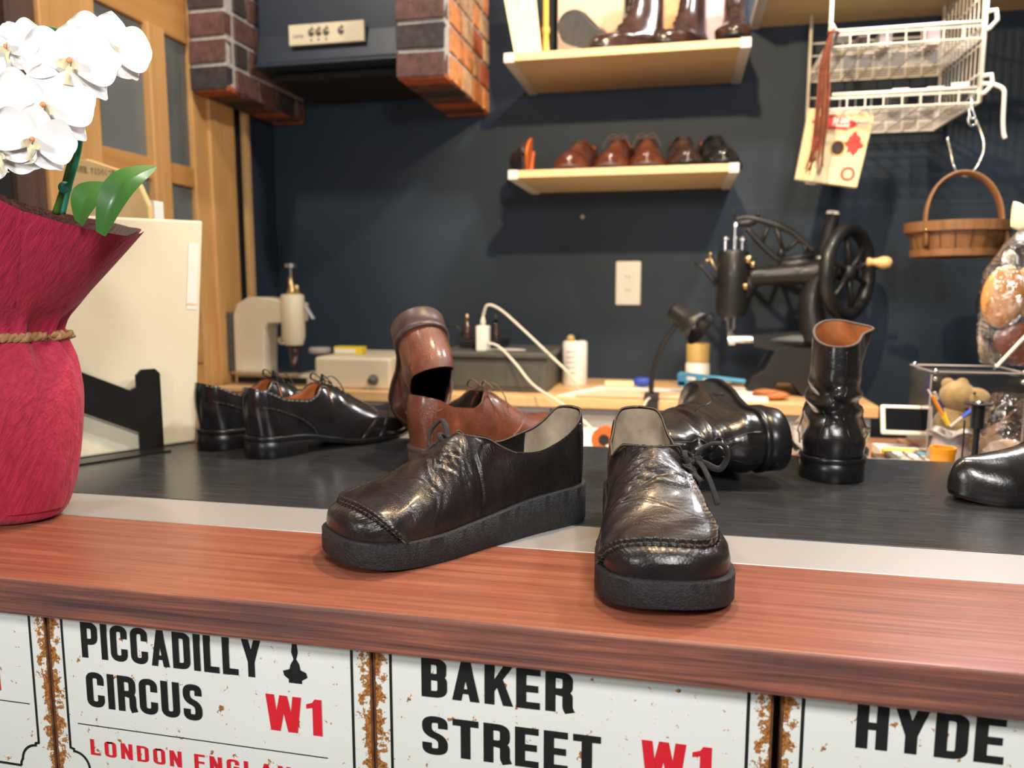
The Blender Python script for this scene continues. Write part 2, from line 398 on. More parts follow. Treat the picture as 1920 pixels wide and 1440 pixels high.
        bm = bmesh.new(); bm.from_mesh(me)
        if merge: bmesh.ops.remove_doubles(bm, verts=bm.verts, dist=merge)
        if normals: bmesh.ops.recalc_face_normals(bm, faces=bm.faces)
        bm.to_mesh(me); bm.free()
        if smooth: me.shade_smooth()
        if angle:
            me.shade_smooth()
            if hasattr(me, 'set_sharp_from_angle'): me.set_sharp_from_angle(angle=math.radians(angle))
        if parent:
            o.parent = parent
            if parent.name in ORG: ORG[o.name] = org
        if bevel:
            b = o.modifiers.new('bevel', 'BEVEL'); b.width = bevel; b.segments = seg; b.limit_method = 'ANGLE'; b.angle_limit = math.radians(35)
            b.harden_normals = False
        if sub:
            b = o.modifiers.new('sub', 'SUBSURF'); b.levels = sub; b.render_levels = sub
        return o
def centre_origin(o):
    """move a lone mesh's origin to its base"""
    me = o.data; vs = [v.co.copy() for v in me.vertices]
    c = sum(vs, Vector())/len(vs); c.z = min(v.z for v in vs)
    for v in me.vertices: v.co -= c
    o.location = o.location+c; return o
def single(mb, name, mats, label, cat, group=None, **k):
    o = mb.build(name, mats, None, **k); centre_origin(o); return tag(o, label, cat, group)
def struct(mb, name, mats, parent=None, **k):
    o = mb.build(name, mats, parent, **k)
    if parent is None: o['kind'] = 'structure'
    return o
def spline(pts, n=8):
    """Catmull-Rom through points"""
    P = [Vector(p) for p in pts]; P = [P[0]*2-P[1]]+P+[P[-1]*2-P[-2]]; out = []
    for i in range(1, len(P)-2):
        for k in range(n):
            t = k/n; a, b, c, d = P[i-1:i+3]
            out.append(.5*((2*b)+(c-a)*t+(2*a-5*b+4*c-d)*t*t+(3*b-a-3*c+d)*t**3))
    out.append(P[-2]); return out
def arc(c, r, a0, a1, n, fn): return [fn(c[0]+r*math.cos(math.radians(a0+(a1-a0)*i/n)), c[1]+r*math.sin(math.radians(a0+(a1-a0)*i/n))) for i in range(n+1)]
def text_mb(s, size, fn, mb, xs=1.0, off=0, mi=0, fit=None):
    cu = bpy.data.curves.new('t', 'FONT'); cu.body = s; cu.size = size; cu.offset = off; cu.resolution_u = 3
    o = bpy.data.objects.new('t', cu); col.objects.link(o); dg = bpy.context.evaluated_depsgraph_get()
    me = bpy.data.meshes.new_from_object(o.evaluated_get(dg)); bpy.data.objects.remove(o)
    xsx = [v.co.x for v in me.vertices]
    if xsx:
        x0, x1 = min(xsx), max(xsx); k = (fit/(x1-x0)) if fit else xs
        mb.add([fn((v.co.x-x0)*k, v.co.y) for v in me.vertices], [tuple(p.vertices) for p in me.polygons], mi)
    bpy.data.meshes.remove(me)
# ------------------------------------------------------------ shoes
def pchip(xs, ys, q):
    x = np.array(xs, float); y = np.array(ys, float); h = np.diff(x); d = np.diff(y)/h
    m = np.zeros(len(x)); m[0] = d[0]; m[-1] = d[-1]
    for i in range(1, len(x)-1):
        if d[i-1]*d[i] > 0:
            w1 = 2*h[i]+h[i-1]; w2 = h[i]+2*h[i-1]; m[i] = (w1+w2)/(w1/d[i-1]+w2/d[i])
    q = np.clip(np.asarray(q, float), x[0], x[-1]); i = np.clip(np.searchsorted(x, q)-1, 0, len(x)-2)
    t = (q-x[i])/h[i]; h00 = 2*t**3-3*t**2+1; h10 = t**3-2*t**2+t; h01 = -2*t**3+3*t**2; h11 = t**3-t**2
    return h00*y[i]+h10*h[i]*m[i]+h01*y[i+1]+h11*h[i]*m[i+1]
def tb(table):
    xs = [a for a, b in table]; ys = [b for a, b in table]; g = np.linspace(xs[0], xs[-1], 1500); v = pchip(xs, ys, g); return lambda q: np.interp(q, g, v)
def rounding(u, a, p, b, p2):
    r = np.ones_like(u)
    t = np.clip(u/a, 0, 1); r = r*(1-(1-t)**p)**(1/p)
    t = np.clip((1-u)/b, 0, 1); return r*(1-(1-t)**p2)**(1/p2)
class Last:
    """a shoe upper as stations u (0 heel, 1 toe) and t (-1 medial feather .. 0 top .. 1 lateral feather)"""
    def __init__(s, L, wl, wm, H, WT, thr, ZF, ZB, a=.11, p=2.2, b=.2, p2=2.2, ta=.07, tbk=.16, tp=2.0, bl=1.05, cen=None, heelback=.004, wsc=1, box=0):
        s.box = box
        s.L = L; s.wl = tb(wl); s.wm = tb(wm); s.H = tb(H); s.WTb = tb(WT); s.thr = thr; s.ZF = tb(ZF); s.ZB = tb(ZB)
        s.a, s.p, s.b, s.p2, s.ta, s.tbk, s.tp, s.bl = a, p, b, p2, ta, tbk, tp, bl; s.cen = tb(cen or [(0, 0), (1, 0)]); s.hb = heelback; s.wsc = wsc
        s.mir = 1; s.disp = None
    def half(s, u, side): 
        w = np.where(side > 0, s.wl(u), s.wm(u))*s.wsc
        return w*rounding(u, s.a, s.p, s.b, s.p2)
    def wt(s, u):
        v = np.clip(u/s.thr, 0, 1); return np.where(u < s.thr, s.WTb(u)*rounding(v, s.ta/s.thr, s.tp, s.tbk/s.thr, s.tp), 0)
    def base(s, u, t, inset=0):
        side = np.sign(t+1e-12); q = 1-np.abs(t); w = s.half(u, side); wt = s.wt(u); h = s.H(u); zf = s.ZF(u)
        k = np.clip((u-s.thr*.62)/(s.thr*.56), 0, 1); k = k*k*(3-2*k)
        wt = np.minimum(wt, w*.98); ws = np.minimum(s.WTb(u)*rounding(np.clip(u/s.thr, 0, 1), s.ta/s.thr, s.tp, .0001, 2), w*.98)
        p1x = w*s.bl; p1z = h*(.42+.06*k); p2x = (1-k)*np.maximum(ws*1.05+.002*(w > .01), 0)+k*(w*.60); p2z = h*(.75*(1-k)+.985*k)
        a0 = (1-q)**3; a1 = 3*q*(1-q)**2; a2 = 3*q*q*(1-q); a3 = q**3
        bx_ = s.box*np.clip((u-.60)/.2, 0, 1); p2x = p2x+bx_*w*.26; p1z = p1z+bx_*h*.20
        wsm = ws*(1-k); q6 = q**6; x = a0*w+a1*p1x+a2*p2x+a3*(q6*wt+(1-q6)*wsm); z = a1*p1z+a2*p2z+a3*h
        y = u*s.L-s.hb*np.sin(np.clip(q, 0, 1)*PI*.9)*np.clip(1-u/.12, 0, 1)
        if inset:
            cx = 0; cz = h*.3; d = np.sqrt((x-cx)**2+(z-cz)**2)+1e-6; kk = np.clip(1-inset/d, .02, 1); x = x*kk; z = cz+(z-cz)*kk
            y = y+inset*np.clip(1-u/.06, 0, 1)
        return np.stack([side*x+s.cen(u), y, z+zf], -1)
    def P(s, u, t, inset=0, disp=True):
        u = np.asarray(u, float); t = np.asarray(t, float); p = s.base(u, t, inset)
        if s.disp is not None and disp and not inset:
            e = 2e-3; du = s.base(np.clip(u+e, 0, 1), t)-s.base(np.clip(u-e, 0, 1), t)
            tt = np.where(t >= 0, 1., -1.)*np.clip(np.abs(t)-e, 0, 1); t2 = np.where(t >= 0, 1., -1.)*np.clip(np.abs(t)+e, 0, 1)
            dt = (s.base(u, t2)-s.base(u, tt))*np.where(t >= 0, 1., -1.)[..., None]
            n = np.cross(du, dt); n = n/(np.linalg.norm(n, axis=-1, keepdims=True)+1e-12)
            n = n*-1.0
            c = s.base(u, t); n = np.where(((n[..., 2]*1.0+n[..., 0]*np.sign(t)) < 0)[..., None], -n, n)
            p = p+n*s.disp(u, t)[..., None]
        p[..., 0] *= s.mir; return p
    def pt(s, u, t, out=0):
        p = Vector(s.P(np.array([u]), np.array([t]))[0])
        if out:
            c = Vector((0, u*s.L, float(s.ZF(u))+float(s.H(u))*.35)); d = (p-c).normalized(); p = p+d*out
        return p
    def path(s, uts, n=10, out=.0006):
        q = spline([(a, b, 0) for a, b in uts], n); return s.pts(np.array([min(max(c.x, .001), .999) for c in q]), np.array([c.y for c in q]), out)
    def pts(s, u, t, out=0):
        p = s.P(u, t); c = np.stack([u*0, u*s.L, s.ZF(u)+s.H(u)*.35], -1); d = p-c; d = d/(np.linalg.norm(d, axis=-1, keepdims=True)+1e-9)
        return [Vector(x) for x in p+d*out]
def ustat(n, u0=0., u1=1.):
    c = (1-np.cos(np.linspace(0, PI, n)))/2; l = np.linspace(0, 1, n); return u0+(u1-u0)*(c*.75+l*.25)
def upper_mesh(last, nu, nt, mat, parent, name='upper', inset=0, u1=1., smooth=True):
    mb = MB(); uu = ustat(nu, 0, u1)
    for sd in (1, -1):
        tt = np.linspace(1, 0, nt)*sd; U, T = np.meshgrid(uu, tt, indexing='ij'); mb.grid(last.P(U, T+(1e-9*sd), inset))
    return mb.build(name, mat, parent, smooth=smooth, merge=2e-5)
def rim_mesh(last, mat, parent, r=.0011, n=60, inset=.0012, name='topline_edge', both=True):
    u = ustat(n, .0, last.thr); A = []
    for sd in (1, -1):
        t = np.full_like(u, 1e-9*sd); p = last.P(u, t, 0); q = last.P(u, t, inset*2); pp = (p+q)/2; A.append(pp)
    pts = [Vector(x) for x in A[0]]+[Vector(x) for x in A[1][::-1]]
    P2 = [pts[0]]
    for p in pts[1:]:
        if (p-P2[-1]).length > .0004: P2.append(p)
    mb = MB().tube(P2, r, 6, closed=(P2[0]-P2[-1]).length < .004); return mb.build(name, mat, parent, smooth=True)
def outline(last, u, side, margin):
    """plan point of the sole edge"""
    w = last.half(u, np.array(side)); return w
def sole_mesh(last, margin, ztop, zbot, mat, parent, name='sole', u0=0., u1=1., n=70, rough=0, rad=.0015, flat_end=False, uoff=0):
    """solid between zbot(u) and ztop(u) following the plan outline grown by margin"""
    N = n; uu = ustat(N, u0, u1); L = last.L; R = []; e = 1e-3
    def ring(mg, zf):
        pts = []
        for sd in (1, -1):
            side = np.full_like(uu, sd); w = last.half(uu, side)
            x = sd*(w)+last.cen(uu); y = uu*L
            dx = np.gradient(x); dy = np.gradient(y); l = np.sqrt(dx*dx+dy*dy)+1e-9
            nx = dy/l*sd; ny = -dx/l*sd
            if u0 <= 0: nx[0] = 0; ny[0] = -1
            if u1 >= 1: nx[-1] = 0; ny[-1] = 1
            if u1 < 1: ny[-1] = 0; nx[-1] = sd
            X = x+nx*mg; Y = y+ny*mg
            X = np.where((sd*(X-last.cen(uu))) < 0, last.cen(uu), X)
            q = np.stack([X*last.mir, Y, zf(uu)], -1); pts.append(q)
        a = pts[0]; b = pts[1][::-1]; return np.concatenate([a, b if u1 < 1 else b[1:], ], 0)[: (None if u0 > 0 else -1)]
    rings = [ring(margin-.004, zbot), ring(margin-rad*.5, zbot), ring(margin, lambda q: zbot(q)+rad), ring(margin, lambda q: (zbot(q)+ztop(q))/2), ring(margin, lambda q: ztop(q)-rad*.6), ring(margin-rad*.7, ztop), ring(margin-.008, ztop)]
    if rough:
        for i in (2, 3, 4): rings[i] = rings[i]+np.array([[rnd.uniform(-rough, rough), rnd.uniform(-rough, rough), rnd.uniform(-rough, rough)*.6] for _ in rings[i]])
    m = len(rings[0]); mb = MB(); mb.grid(np.array(rings), closed=True)
    nR = len(rings)
    for base_i, rev in ((0, False), (nR-1, True)):     # caps as strips across
        b0 = base_i*m; half = N if True else 0
        left = list(range(0, N)); right = [0]+list(range(m-1, m-N+1, -1))+[N-1] if (u0 <= 0 and u1 >= 1) else None
        if right is None:
            if u0 <= 0: right = [0]+list(range(m-1, N-1, -1))
            else: right = list(range(m-1, N-1, -1))
        for i in range(N-1):
            q = [b0+left[i], b0+left[i+1], b0+right[i+1], b0+right[i]]; q2 = []
            for k in q:
                if k not in q2: q2.append(k)
            if len(q2) > 2: mb.f.append(tuple(q2 if not rev else q2[::-1])); mb.mi.append(0)
    return mb.build(name, mat, parent, angle=50, merge=1e-6)
def stitches(last, uts, mat, parent, name='stitching', step=.004, r=.0005, out=.0005, dash=.55, mir=False):
    pts = last.path(uts, 24, out); mb = MB(); acc = 0; seg = []
    for a, b in zip(pts[:-1], pts[1:]):
        l = (b-a).length; ph = (acc % step)/step
        if ph < dash: seg.append(a)
        else:
            if len(seg) > 1: mb.tube(seg, r, 5)
            seg = []
        acc += l
    if len(seg) > 1: mb.tube(seg, r, 5)
    return mb.build(name, mat, parent, smooth=True)
def seam(last, uts, mat, parent, name='seam', r=.0009, sq=.6, out=.0003):
    return MB().tube(last.path(uts, 12, out), r, 6, sq).build(name, mat, parent, smooth=True)
def dots(last, uts, mat, parent, name='broguing', step=.0032, r=.0007):
    pts = last.path(uts, 20, .0003); mb = MB(); acc = 0; nxt = 0; k = 0
    for a, b in zip(pts[:-1], pts[1:]):
        acc += (b-a).length
        if acc > nxt: mb.ell(a, r if k % 2 else r*1.6, n=6, m=4); nxt += step; k += 1
    return mb.build(name, mat, parent, smooth=True)

# --- the two wallaby-type shoes in front
HERO = dict(L=.285, wl=[(0, .034), (.12, .034), (.25, .036), (.4, .041), (.55, .047), (.7, .0535), (.82, .0540), (.92, .051), (1, .047)],
  wm=[(0, .034), (.12, .034), (.25, .034), (.4, .037), (.55, .042), (.7, .048), (.82, .049), (.92, .047), (1, .044)],
  H=[(0, .080), (.018, .0785), (.045, .071), (.08, .063), (.12, .057), (.18, .052), (.26, .0475), (.35, .051), (.42, .062), (.48, .0745), (.53, .0775), (.58, .071), (.64, .0605), (.71, .048), (.8, .0375), (.88, .0315), (.94, .0270), (.98, .0215), (1, .0135)],
  WT=[(0, .023), (.1, .029), (.25, .035), (.4, .033), (.55, .030)], thr=.52,
  ZF=[(0, .041), (.3, .037), (.55, .029), (.75, .0255), (.9, .027), (1, .030)], ZB=[(0, .003), (.05, 0.0), (.62, 0.0), (.78, .001), (.9, .004), (1, .009)],
  a=.12, p=2.2, b=.17, p2=2.7, ta=.06, tbk=.13, tp=2.2, bl=1.06, heelback=.002, box=1)
SEAM = [(.845, -1.0), (.880, -.82), (.915, -.55), (.940, -.2), (.948, .1), (.938, .30), (.90, .42), (.82, .44), (.73, .43), (.66, .41), (.60, .40)]
def seam_field():
    q = spline([(a*.285, b*.075, 0) for a, b in SEAM], 6); A = np.array([(p.x, p.y) for p in q]); seg = A[1:]-A[:-1]; L2 = (seg**2).sum(1)
    cl = np.concatenate([[0], np.cumsum(np.sqrt(L2))])
    def f(u, t):
        p = np.stack([u*.285, t*.075], -1).reshape(-1, 2); best = np.full(len(p), 1e9); sg = np.ones(len(p)); al = np.zeros(len(p))
        for i in range(len(seg)):
            d = p-A[i]; k = np.clip((d*seg[i]).sum(1)/L2[i], 0, 1); r = d-k[:, None]*seg[i]; dd = np.sqrt((r**2).sum(1))
            cr = seg[i][0]*d[:, 1]-seg[i][1]*d[:, 0]; m = dd < best
            best = np.where(m, dd, best); sg = np.where(m, np.sign(cr), sg); al = np.where(m, cl[i]+k*np.sqrt(L2[i]), al)
        return best.reshape(u.shape), sg.reshape(u.shape), al.reshape(u.shape)
    return f
_sf = seam_field(); _rn = np.random.RandomState(3)
_cre = [(_rn.uniform(.50, .74), _rn.uniform(-.85, .35), _rn.uniform(.25, .6), _rn.uniform(-.16, .16), _rn.uniform(.5, 1.1), _rn.uniform(.0035, .008)) for _ in range(15)]
def hero_disp(u, t):
    d, sg, al = _sf(u, t); ins = sg > 0                                  # heel side of the seam = vamp flap lying on top
    fade = np.clip((u-.50)/.06, 0, 1)
    up = np.where(ins, .0022*np.clip(d/.0010, 0, 1)*np.exp(-(d/.022)**2)+.0032*np.exp(-(d/.0036)**2), 0)
    crimp = np.exp(-(d/.0030)**2)*np.sin(al/.0052*2*PI)*.0004
    gr = -.0013*np.exp(-((d-.0016)/.0011)**2)*(~ins)
    puck = np.where(~ins, .00015*np.exp(-(d/.010)**2)*np.sin(al/.0060*2*PI+1.5*np.sin(al*150)), 0)
    out = (up+crimp+gr+puck)*fade
    for (uc, tc, tl, sl, am, wd) in _cre:
        line = uc+sl*(t-tc)+.010*np.sin((t-tc)*9+uc*50); e = np.exp(-((t-tc)/tl)**4)
        q = (u-line)/(wd*1.25); out = out-.0006*am*e*np.exp(-q*q)+.0005*am*e*np.exp(-(q-1.6)**2)
    out = out+.0006*np.sin(u*38+t*7)*np.sin(t*9+u*21)*np.clip(np.minimum(u/.1, (1-u)/.1), 0, 1)*np.clip((1-np.abs(t))/.3, 0, 1)*np.clip((u-.42)/.1, 0, 1)
    return out*np.clip(u*12, 0, 1)*np.clip((1-u)*60, 0, 1)
def hero_shoe(mir, loc, heading, label):
    la = Last(**HERO); la.mir = mir; la.disp = hero_disp
    r = empty('moccasin_shoe', loc, label, 'shoe', world=False); frame(r, heading, (0, 0, 1))
    upper_mesh(la, 300, 130, 'black_hero_leather', r)
    up = r.children[0]
    ln = Last(**HERO); ln.mir = mir
    li = upper_mesh(ln, 60, 24, 'black_boot_leather', r, 'lining', inset=.0026, u1=.64)
    hl = upper_mesh(ln, 40, 24, 'lining_beige', r, 'heel_lining', inset=.0032, u1=.155); hl['label'] = 'pale beige suede heel lining'
    rim_mesh(ln, 'raw_edge', r, r=.0009)
    so = sole_mesh(la, .0045, lambda q: la.ZF(q)+.0008, la.ZB, 'crepe_rubber', r, 'crepe_sole', n=120, rough=.0004, rad=.002); so['label'] = 'thick black textured crepe wedge sole'
    # insole
    u = ustat(40, .01, .9); mb = MB(); A = []
    for f in (-1, -.5, 0, .5, 1):
        w = np.where(f > 0, la.half(u, np.ones_like(u)), la.half(u, -np.ones_like(u)))*.95*abs(f); A.append(np.stack([mir*(np.sign(f)*w), u*la.L, la.ZF(u)+.004+.004*abs(f)], -1))
    mb.grid(np.array(A)); mb.build('insole', 'insole_dark', r, smooth=True)
    # edge of the vamp flap, raw suede, with thick hand stitches
    fl = MB(); pts = la.path(SEAM, 14, .0006); fl.tube(pts, .0011, 6, .75); e = fl.build('vamp_edge', 'raw_edge', r, smooth=True)
    q = spline([(a, b, 0) for a, b in SEAM], 40); mb = MB(); last_p = None; k = 0
    for i in range(0, len(q)-1):
        p = la.pt(min(q[i].x, .999), q[i].y, 0)
        if last_p is None or (p-last_p).length > .0058:
            last_p = p
            t2 = q[min(i+4, len(q)-1)]; dx = (t2.x-q[i].x)*.285; dy = (t2.y-q[i].y)*.075; l = math.hypot(dx, dy)+1e-9
            nx, ny = -dy/l*.0034, dx/l*.0034
            a = la.pt(min(max(q[i].x+nx/.285, .01), .998), max(-.995, min(.995, q[i].y+ny/.075)), .0004); b = la.pt(min(max(q[i].x-nx/.285, .01), .998), max(-.995, min(.995, q[i].y-ny/.075)), .0004)
            c = (a+b)/2+(la.pt(min(q[i].x, .998), q[i].y, .0016)-la.pt(min(q[i].x, .998), q[i].y, 0)); mb.tube([a, c, b], .00045, 5)
    mb.build('seam_stitching', 'thread_dark', r, smooth=True)
    # machine stitch under the topline
    for sd in (1, -1): stitches(la, [(.10, .05*sd), (.2, .05*sd), (.32, .05*sd), (.42, .05*sd), (.48, .07*sd), (.525, .02*sd)], 'thread_dark', r, 'topline_stitching', .0032, .0004, .0005, .6)
    # heel counter strap with zigzag thread
    mb = MB(); zz = MB()
    for sd in (1, -1):
        pts = [la.pt(.055, sd*t, .0008) for t in np.linspace(.97, .06, 26)]; mb.tube(pts, .0015, 6, .5)
        pts = [la.pt(.045+(.014 if i % 2 else 0), sd*t, .0012) for i, t in enumerate(np.linspace(.95, .08, 40))]; zz.tube(pts, .0005, 5)
    mb.build('heel_seam', 'black_hero_leather', r, smooth=True); zz.build('heel_stitching', 'thread_dark', r, smooth=True)
    # lateral flap with eyelets and laces
    def S(u, t, o=.0): 
        p = la.pt(u, t, o); return p
    mb = MB(); A = []
    for u in np.linspace(.43, .62, 20):
        row = []
        for t in np.linspace(.44, .80, 12):
            edge = min(1, (t-.44)/.03, (.80-t)/.06, (u-.43)/.02, (.62-u)/.02); row.append(tuple(S(u, t+.03*math.sin((u-.43)*16), .0006+.0020*max(0, edge)**.5)))
        A.append(row)
    mb.grid(A); mb.build('lacing_flap', 'black_hero_leather', r, smooth=True)
    ey = MB()
    E1 = [S(.49, .54, .003), S(.57, .56, .003)]; E2 = [S(.49, .30, .0018), S(.57, .33, .0018)]
    for p in E1+E2: ey.lathe([(.0012, 0), (.0022, 0), (.0024, .0004), (.0012, .0007)], p, 10, (mir*.8, 0, .6))
    ey.build('eyelet', 'black_metal', r, smooth=True)
    lc = MB(); m = mir; kn = (E1[0]+E2[0])/2+Vector((.004*m, 0, .007))
    fl_ = dict(n=8, sq=.45)
    for a, b in ((E1[1], E2[1]), (E1[1], E2[0]), (E1[0], E2[0]), (E1[0], E2[1])):
        lc.tube(spline([a, (a+b)/2+Vector((.002*m, 0, .003)), b], 6), .0026, **fl_)
    for c, rr in (((0, 0, 0), (.0062, .0055, .005)), ((.004*m, .003, .001), (.0045, .005, .004)), ((-.003*m, -.004, .001), (.0045, .004, .004))): lc.ell(kn+Vector(c), rr, n=12, m=8)
    def loop(dx, dy, dz, w, tw):
        d = Vector((dx*m, dy, dz)); s_ = d.cross(Vector((0, 0, 1))).normalized()*w; u_ = Vector((0, 0, w*.8))
        return spline([kn, kn+d*.35+u_+s_*.3, kn+d*.8+u_*1.2+s_*.5, kn+d*1.05+u_*.2, kn+d*.85-u_*.9-s_*.4, kn+d*.4-u_*.5-s_*.5, kn], 8)
    lc.tube(loop(.030, .002, .002, .016, 0), .0032, 8, .6); lc.tube(loop(-.008, .014, .004, .006, 0), .0026, 8, .6)
    lc.tube(spline([kn, kn+Vector((.006*m, .010, -.002)), kn+Vector((.012*m, .024, -.014)), kn+Vector((.015*m, .031, -.024)), kn+Vector((.017*m, .036, -.033))], 6), .0030, 8, .55)
    lc.tube(spline([kn, kn+Vector((-.006*m, .010, .001)), kn+Vector((-.004*m, .022, -.006)), kn+Vector((.003*m, .032, -.013))], 6), .0028, 8, .55)
    lc.build('laces', 'lace_black', r, smooth=True)
    return r
# placed on the red board, heels back on the aluminium strip
hero_shoe(1, (-.113, .838, 0), (-.655, -.755, 0), 'black hand-stitched moccasin shoe turned sideways, toe pointing left, thick crepe wedge sole')
hero_shoe(-1, (-.043, .853, 0), (.14, -.99, 0), 'black hand-stitched moccasin shoe with its toe facing the camera, laces on its right side')

# --- dress shoes
def dress_last(L=.288, thr=.42, wsc=1, hs=1, tall=0):
    return Last(L=L, wl=[(0, .031), (.12, .0325), (.25, .031), (.4, .035), (.6, .045), (.7, .0475), (.85, .042), (.95, .036), (1, .030)],
      wm=[(0, .031), (.12, .0325), (.25, .030), (.4, .031), (.6, .039), (.7, .0425), (.85, .039), (.95, .034), (1, .030)],
      H=[(0, .070*hs), (.07, .064*hs), (.16, .053*hs), (.26, .051*hs), (.34, .063*hs), (.40, .080*hs), (.46, .080*hs), (.54, .070*hs), (.62, .058*hs), (.7, .048*hs), (.8, .041), (.9, .037), (.97, .028), (1, .014)],
      WT=[(0, .026), (.12, .027), (.3, .028), (.42, .022)], thr=thr,
      ZF=[(0, .032), (.22, .029), (.4, .018), (.55, .0095), (.75, .009), (.9, .012), (1, .016)], ZB=[(0, .025), (.22, .022), (.4, .011), (.55, .003), (.75, .002), (.9, .005), (1, .009)],
      a=.13, p=2.1, b=.26, p2=2.1, ta=.06, tbk=.15, bl=1.06, heelback=.005, wsc=wsc)
def dress_shoe(name, label, group, mats, loc, heading, up=(0, 0, 1), mir=1, style='derby', hi=True, laces=True, cat='shoe', last=None, origin=None):
    la = last or dress_last(); la.mir = mir; um, lm, sm, hm, lcm = mats
    r = empty(name, loc, label, cat, group, world=False); frame(r, heading, up)
    nu, nt = (120, 44) if hi else (44, 18)
    upper_mesh(la, nu, nt, um, r)
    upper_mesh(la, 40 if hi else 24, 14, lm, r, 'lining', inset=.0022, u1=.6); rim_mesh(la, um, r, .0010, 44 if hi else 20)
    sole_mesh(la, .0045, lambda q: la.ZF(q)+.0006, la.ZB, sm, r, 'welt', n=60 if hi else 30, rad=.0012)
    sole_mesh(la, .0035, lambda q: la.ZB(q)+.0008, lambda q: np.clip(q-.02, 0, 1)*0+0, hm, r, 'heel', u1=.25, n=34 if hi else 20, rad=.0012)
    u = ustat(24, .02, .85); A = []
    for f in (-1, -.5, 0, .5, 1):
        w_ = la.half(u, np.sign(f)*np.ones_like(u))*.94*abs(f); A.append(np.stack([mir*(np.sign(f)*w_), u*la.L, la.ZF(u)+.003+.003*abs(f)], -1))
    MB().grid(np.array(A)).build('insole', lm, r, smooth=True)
    if not laces: return r
    # lacing: two facings, a tongue hint, crossing laces and a bow
    fc = .42 if style == 'derby' else .40
    u0, u1 = .415, (.585 if style != 'wing' else .60); lc = MB()
    for sd in (1, -1):
        seam(la, [(la.thr*.97, .16*sd), (.5, .12*sd), (u1, .11*sd), (u1+.012, .04*sd)], um, r, 'facing', .0012 if hi else .0016, .6, .0002)
    if laces == 'plain':
        for k in range(3):
            u = u0+(u1-u0)*(k+.4)/3; MB().tube([la.pt(u, .16, .001), la.pt(u+.006, .001, .003), la.pt(u, -.16, .001)], .0013, 6, .6).build('lace', lcm, r, smooth=True)
        return r
    for k in range(5 if hi else 3):
        u = u0+(u1-u0)*(k+.4)/(5 if hi else 3)
        a = la.pt(u, .16, .001); b = la.pt(u, -.16, .001); c = la.pt(u+.006, 0.001, .003); lc.tube([a, c, b], .0013, 6, .6)
    kn = la.pt(u0+.008, .001, .006); m = mir
    lc.ell(kn, (.004, .004, .003), n=10, m=6)
    for sx in (1, -1):
        d = Vector((sx*.024, -.004, -.002)); lc.tube(spline([kn, kn+d*.5+Vector((0, -.006, .010)), kn+d+Vector((0, 0, .002)), kn+d*.7+Vector((0, .007, -.004)), kn], 6), .0015, 6, .6)
        lc.tube(spline([kn, kn+Vector((sx*.012, .010, .004)), kn+Vector((sx*.026, .016, -.010)), kn+Vector((sx*.034, .018, -.030))], 6), .0013, 6, .6)
    lc.build('laces', lcm, r, smooth=True)
    if style == 'wing' and hi:
        for sd in (1, -1):
            dots(la, [(.02, .05*sd), (.1, .06*sd), (.2, .07*sd), (.3, .07*sd), (.38, .11*sd), (.42, .2*sd)], 'brogue_edge', r, 'broguing', .0036, .0011)
            p1 = [(.62, .02*sd), (.66, .2*sd), (.70, .4*sd), (.66, .62*sd), (.60, .85*sd), (.56, .99*sd)]
            p2 = [(.84, .01*sd), (.80, .25*sd), (.745, .5*sd), (.70, .75*sd), (.66, .99*sd)]
            p3 = [(.03, .42*sd), (.12, .45*sd), (.2, .58*sd), (.27, .8*sd), (.30, .99*sd)]
            for p in (p1, p2, p3): seam(la, p, um, r, 'seam', .0010, .5, .0002); dots(la, [(a+.012, b) for a, b in p], 'black_metal', r, 'broguing', .0036, .0009)
            stitches(la, [(a-.006, b) for a, b in p1], 'thread_light', r, 'stitching', .003, .0003, .0003)
    if style == 'derby' and hi:
        for sd in (1, -1):
            p1 = [(.40, .99*sd), (.50, .80*sd), (.585, .55*sd), (.625, .3*sd), (.615, .12*sd), (.60, .04*sd)]
            seam(la, p1, um, r, 'seam', .0014, .6, .0002)
            stitches(la, [(a-.008, b) for a, b in p1], 'thread_light', r, 'stitching', .003, .0003, .0004)
            seam(la, [(.035, .97*sd), (.040, .6*sd), (.045, .34*sd), (.075, .22*sd), (.085, .10*sd)], um, r, 'seam', .0008, .5, .0002)
        stitches(la, [(.03, .97), (.034, .7), (.036, .36)], 'thread_light', r, 'stitching', .0032, .0004, .0006)
        for sd in (1, -1):
            p3 = [(.80, .02*sd), (.785, .3*sd), (.76, .6*sd), (.74, .99*sd)]; seam(la, p3, um, r, 'seam', .0012, .6, .0002)
    return r
BLK = ('black_polished_leather', 'lining_tan', 'heel_black', 'heel_black', 'lace_black')
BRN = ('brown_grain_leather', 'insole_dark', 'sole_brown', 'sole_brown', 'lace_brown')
dress_shoe('brogue_shoe', 'black wingtip brogue nearer the camera, orange-tan lining, heel towards the camera', None, BLK, (-.618, 1.010, 0), (.50, .866, 0), mir=1, style='wing').scale = (1.06, 1.06, 1.04)
dress_shoe('brogue_shoe', 'black wingtip brogue at far left, half hidden behind its pair mate', None, BLK, (-.722, 1.045, 0), (.50, .866, 0), mir=-1, style='wing').scale = (1.06, 1.06, 1.04)
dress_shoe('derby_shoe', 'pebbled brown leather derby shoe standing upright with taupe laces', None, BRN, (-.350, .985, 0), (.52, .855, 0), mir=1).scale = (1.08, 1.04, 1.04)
t_ = dress_shoe('derby_shoe', 'brown leather derby shoe upside down, heel in the air, leaning on its pair mate', None, BRN, (-.363, 1.035, .222), (-.25, .72, -.66), up=(.38, -.44, -.80), mir=-1); t_.scale = (1.08, 1.04, 1.04)

